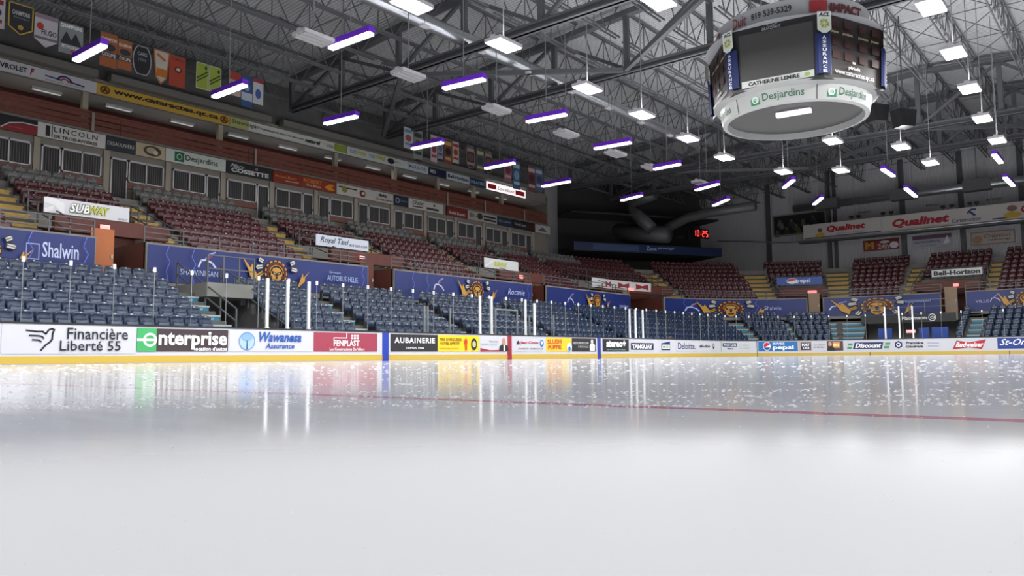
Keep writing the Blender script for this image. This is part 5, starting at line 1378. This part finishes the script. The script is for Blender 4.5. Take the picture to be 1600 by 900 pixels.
for i, px in enumerate((1206, 1335, 1478)):
    y = onX(px, 330, 43.9).y; bm = BM(); bar(bm, (43.9, y, 10.3), (43.9, y, deck_z(y)-.02), .03); tag(link('hanger_rod', bm, M_rod), 'thin rod holding the catwalk, %s from the left' % ordn(i+1), 'rod', 'thin rods holding the catwalk')
# floodlights on the top of the sign
for i, px in enumerate((1330, 1341, 1380, 1393, 1474, 1488, 1517, 1527)):
    y = onX(px, 340, 43.8).y; r = empty('clamp_light', (43.8, y, 11.82), 0, 'small black spotlight on top of the long hanging sign, %s from the left' % ordn(i+1), 'spotlight', 'black spotlights on the long hanging sign')
    bm = BM(); box(bm, -.12, .12, -.16, .16, .22, .42); link('head', bm, M_black, r); bm = BM(); bar(bm, (0, 0, 0), (0, 0, .25), .05); link('arm', bm, M_black, r)
# posters on the wall
def wposter(px0, px1, py0, py1, col, label):
    a = onX(px0, (py0+py1)/2, XW-.1); b = onX(px1, (py0+py1)/2, XW-.1); m_ = (px0+px1)/2
    z1_ = onX(m_, py0, XW-.1).z; z0_ = onX(m_, py1, XW-.1).z
    y0_ = a.y
    sg = Sign('wall_poster', label, 'poster', lambda x, z, y: Vector((XW-.12+y, y0_-x, z0_+z)), a.y-b.y, z1_-z0_, col, 'posters on the far wall', th=.05)
    return sg, a.y-b.y, z1_-z0_
sg, w_, h_ = wposter(1349, 1405, 374, 391, '8a2c28', 'red poster with yellow arches emblem on the far wall'); sg.text('M', w_*.05, w_*.3, h_*.15, h_*.85, 'c89a2c', .06).text('24h', w_*.4, w_*.72, h_*.1, h_*.6, 'c8b4b0', .03).disc(w_*.86, h_*.4, w_*.12, h_*.3, 'e8e0e4').disc(w_*.6, h_*.75, w_*.14, h_*.12, 'dcd4d8')
sg, w_, h_ = wposter(1426, 1487, 367, 387, 'b0b0bc', 'pale poster with purple top in the middle of the far wall'); sg.rect(0, w_, h_*.7, h_, '6c4c64', 'band').text('SOLUTION GARANTIE', w_*.05, w_*.7, h_*.4, h_*.58, '3c3c58', .02).poly([[(w_*.78, h_*.2), (w_*.95, h_*.3), (w_*.9, h_*.9), (w_*.85, h_*.6)]], 'e6e4ea').text('POUR ELLE', w_*.2, w_*.6, h_*.15, h_*.25, '6c6c88', .01)
sg, w_, h_ = wposter(1517, 1586, 361, 381, 'b4a8a0', 'pale poster with brown lettering at the right of the far wall'); sg.text('Création', w_*.3, w_*.9, h_*.5, h_*.8, '7c4c34', .01, .3).text('rembourrage', w_*.4, w_*.9, h_*.22, h_*.42, '4c4c54', .02).disc(w_*.15, h_*.4, w_*.12, h_*.3, 'a88468').border('8c7468', .06)
sg, w_, h_ = wposter(1208, 1292, 333, 366, '2a2626', 'large dark mural of hockey fans in a pale frame'); 
for k in range(14):
    fx = .08+.84*((k*37) % 100)/100; fz = .15+.6*((k*53) % 100)/100
    sg.poly([[(w_*(fx-.05), h_*(fz-.18)), (w_*(fx+.05), h_*(fz-.18)), (w_*(fx+.035), h_*(fz+.02)), (w_*(fx-.035), h_*(fz+.02))]], ('5c5e3a', '3c4454', '4c3a3a', '6a6a68')[k % 4], 'figure')
    sg.disc(w_*fx, h_*(fz+.07), w_*.025, h_*.06, '7a6456', 'figure')
sg.border('8c8c8a', .12)
for i, (px, py, t_) in enumerate(((1352, 333, 'PRESIDENTS'), (1456, 322, 'MARSEILLE'), (1552, 313, 'MASTODON'))):
    a = onX(px-11, py, XW-.1); 
    sg = Sign('wall_lettering', 'line of small dark lettering on the far siding, %s from the left' % ordn(i+1), 'lettering', lambda x, z, y, a=a: Vector((XW-.06+y, a.y-x, a.z-.12+z)), 1.1, .3, M_siding, 'lettering on the far wall', th=.02)
    sg.text(t_, .0, 1.1, .06, .24, '5a5654', .02)
# left corner: dark lounge, blue fascia, clock, big pipes
s_a, s_b = s_at(897, 16, 9.5), s_at(1128, 16, 9.5)
za = z_at(1000, 386, (s_a+s_b)/2, 16)
pa = onX(897, 385, 1000)  # direction only
def at_r(px, py, o, z):
    s = s_at(px, o, z); p = W(s, o); p.z = z_at(px, py, s, o); return p
pA = at_r(897, 385, 15.3, 9.5); pB = at_r(1128, 394, 15.3, 9.5)
zl = (pA.z+pB.z)/2
dirv = Vector((pB.x-pA.x, pB.y-pA.y, 0)); Lz = dirv.length; dn = dirv.normalized(); nn = Vector((-dn.y, dn.x, 0))
def zmap(x, z, y): return Vector((pA.x, pA.y, 0))+dn*x+nn*y+Vector((0, 0, zl-.35+z))
sg = Sign('lounge_fascia', 'long dark blue fascia with white word across the far left corner', 'sign', zmap, Lz, .75, '1b2c55', None, th=.3)
sg.rect(Lz*.12, Lz*.42, .1, .65, '3a5078', 'panel').text('Zone', Lz*.47, Lz*.54, .25, .6, '9fb4dc', .02).text('prestige', Lz*.55, Lz*.66, .35, .6, 'a8b4cc', .02)
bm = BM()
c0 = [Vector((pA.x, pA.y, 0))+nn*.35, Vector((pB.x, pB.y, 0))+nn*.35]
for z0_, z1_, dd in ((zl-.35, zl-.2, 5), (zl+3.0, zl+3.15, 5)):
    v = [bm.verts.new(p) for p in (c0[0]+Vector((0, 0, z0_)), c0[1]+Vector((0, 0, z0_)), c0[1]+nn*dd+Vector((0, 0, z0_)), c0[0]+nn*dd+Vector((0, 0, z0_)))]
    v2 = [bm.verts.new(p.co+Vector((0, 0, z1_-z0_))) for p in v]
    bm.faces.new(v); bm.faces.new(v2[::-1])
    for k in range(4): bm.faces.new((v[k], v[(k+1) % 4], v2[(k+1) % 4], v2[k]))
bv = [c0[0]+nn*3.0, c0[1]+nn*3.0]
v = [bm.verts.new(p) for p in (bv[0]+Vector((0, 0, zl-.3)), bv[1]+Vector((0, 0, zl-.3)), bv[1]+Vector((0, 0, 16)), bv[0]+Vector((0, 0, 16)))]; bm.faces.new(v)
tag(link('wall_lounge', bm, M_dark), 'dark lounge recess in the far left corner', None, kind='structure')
# wall left of lounge
# clock
pc = at_r(1082, 364, 14.5, 11); ac = ang(s_at(1082, 14.5, 11))
root_p = pc
sg = Sign('game_clock', 'black clock with red digits 10:25 hanging in the far left corner', 'clock', map_flat((pc.x, pc.y, pc.z-.42), ac+.35), 2.0, .85, '0c0c0d', None, th=.12)
cx0 = 0.45
def seg7(x, dch):
    segm = {'a': (.05, .25, .55, .60), 'b': (.23, .28, .33, .57), 'c': (.23, .28, .06, .30), 'd': (.05, .25, .03, .08), 'e': (.02, .07, .06, .30), 'f': (.02, .07, .33, .57), 'g': (.05, .25, .29, .34)}
    on = {'1': 'bc', '0': 'abcdef', '2': 'abged', '5': 'afgcd'}[dch]
    for k_ in on:
        a_, b_, c_, d_ = segm[k_]; sg.rect(x+a_, x+b_, .12+c_, .12+d_, E_red, 'digit')
sg.map = (lambda M0: (lambda x, z, y: M0(x, z, y)))(sg.map)
for x, dch in ((.12, '1'), (.52, '0'), (1.12, '2'), (1.55, '5')): seg7(x, dch)
sg.rect(.94, 1.0, .3, .36, E_red, 'digit').rect(.94, 1.0, .52, .58, E_red, 'digit')
p2 = at_r(1055, 366, 15, 11)
sg = Sign('dark_signboard', 'dark board beside the red clock', 'panel', map_flat((p2.x, p2.y, p2.z-.4), ac+.35), 1.6, .9, '141416', None, th=.1); sg.text('SHAWINIGAN', .3, 1.2, .12, .2, '70707a', .01)
def pipe(pts, r, label, m=M_duct):
    bm = BM(); tube(bm, pts, r, 16)
    tag(link('roof_duct', bm, m, None, True), label, 'duct')
P = lambda px, py, X: onX(px, py, X)
pipe([P(912, 366, 34), P(955, 366, 34), P(1000, 364, 34)], .62, 'thick pale horizontal duct above the corner fascia')
pipe([P(952, 361, 34), P(1000, 366, 34), P(1045, 367, 34)], .72, 'thick dark horizontal duct joining the pale one')
pipe([P(908, 343, 34), P(915, 352, 34), P(917, 366, 34)], .28, 'short bent pipe rising from the pale duct')
pipe([P(1018, 358, 33), P(1000, 340, 33), P(985, 330, 33), P(982, 318, 33), P(1000, 310, 33), P(1022, 302, 33)], .6, 'large elbow duct climbing to the roof')
pipe([P(1005, 364, 35), P(1040, 358, 35), P(1075, 340, 35), P(1110, 332, 35), P(1180, 322, 35)], .42, 'long duct rising right above the clock')
# exit light in the maroon corner
pe_ = at_r(941, 391, 14.8, 8.9)
sg = Sign('exit_sign', 'small red lit exit sign under the corner fascia', 'exit sign', map_flat((pe_.x, pe_.y, pe_.z-.1), -.7), .5, .24, E_exit)
sg.text('EXIT', .08, .42, .07, .18, 'ffb0a0', .02)

# ------------------------------------------------------------------ snow shavings left on the ice
bm = BM()
def flake(x, y, r, h_):
    n = 5; a0 = random.random()*6.3
    top = bm.verts.new((x+random.uniform(-.3, .3)*r, y+random.uniform(-.3, .3)*r, h_))
    ringv = [bm.verts.new((x+r*random.uniform(.6, 1.2)*math.cos(a0+2*PI*k/n), y+r*random.uniform(.6, 1.2)*math.sin(a0+2*PI*k/n), 0)) for k in range(n)]
    mid = [bm.verts.new((v.co.x*.6+x*.4+random.uniform(-.2, .2)*r, v.co.y*.6+y*.4+random.uniform(-.2, .2)*r, h_*random.uniform(.5, .9))) for v in ringv]
    for k in range(n):
        bm.faces.new((ringv[k], ringv[(k+1) % n], mid[(k+1) % n], mid[k])); bm.faces.new((mid[k], mid[(k+1) % n], top))
def inside(p): return p.y < 12.6 and p.x < 30
for t in range(2600):
    px = random.uniform(-60, 1660)
    row = random.choice((568, 574, 578, 583, 590, 600, 612, 620, 628, 634))
    # shavings lie in windrows left by the blade, at the photo's distances
    py = row+random.gauss(0, 1.6)-(px-800)*.003
    if py < 562: continue
    p = onZ(px, py, 0)
    if not inside(p): continue
    dd = (p-CAM).length
    r = random.uniform(.6, 1.9)*dd/FPX
    r = min(r, .035)
    flake(p.x, p.y, r*2.0, r*random.uniform(.35, .8))
for t in range(260):
    px = random.uniform(-60, 1660); py = 640+260*random.random()**1.6
    p = onZ(px, py, 0); dd = (p-CAM).length
    flake(p.x, p.y, random.uniform(.6, 1.6)*dd/FPX, random.uniform(.2, .6)*dd/FPX)
o = link('snow_shavings', bm, M_snow); tag(o, 'loose white snow shavings lying in rows on the ice', 'snow', kind='stuff')
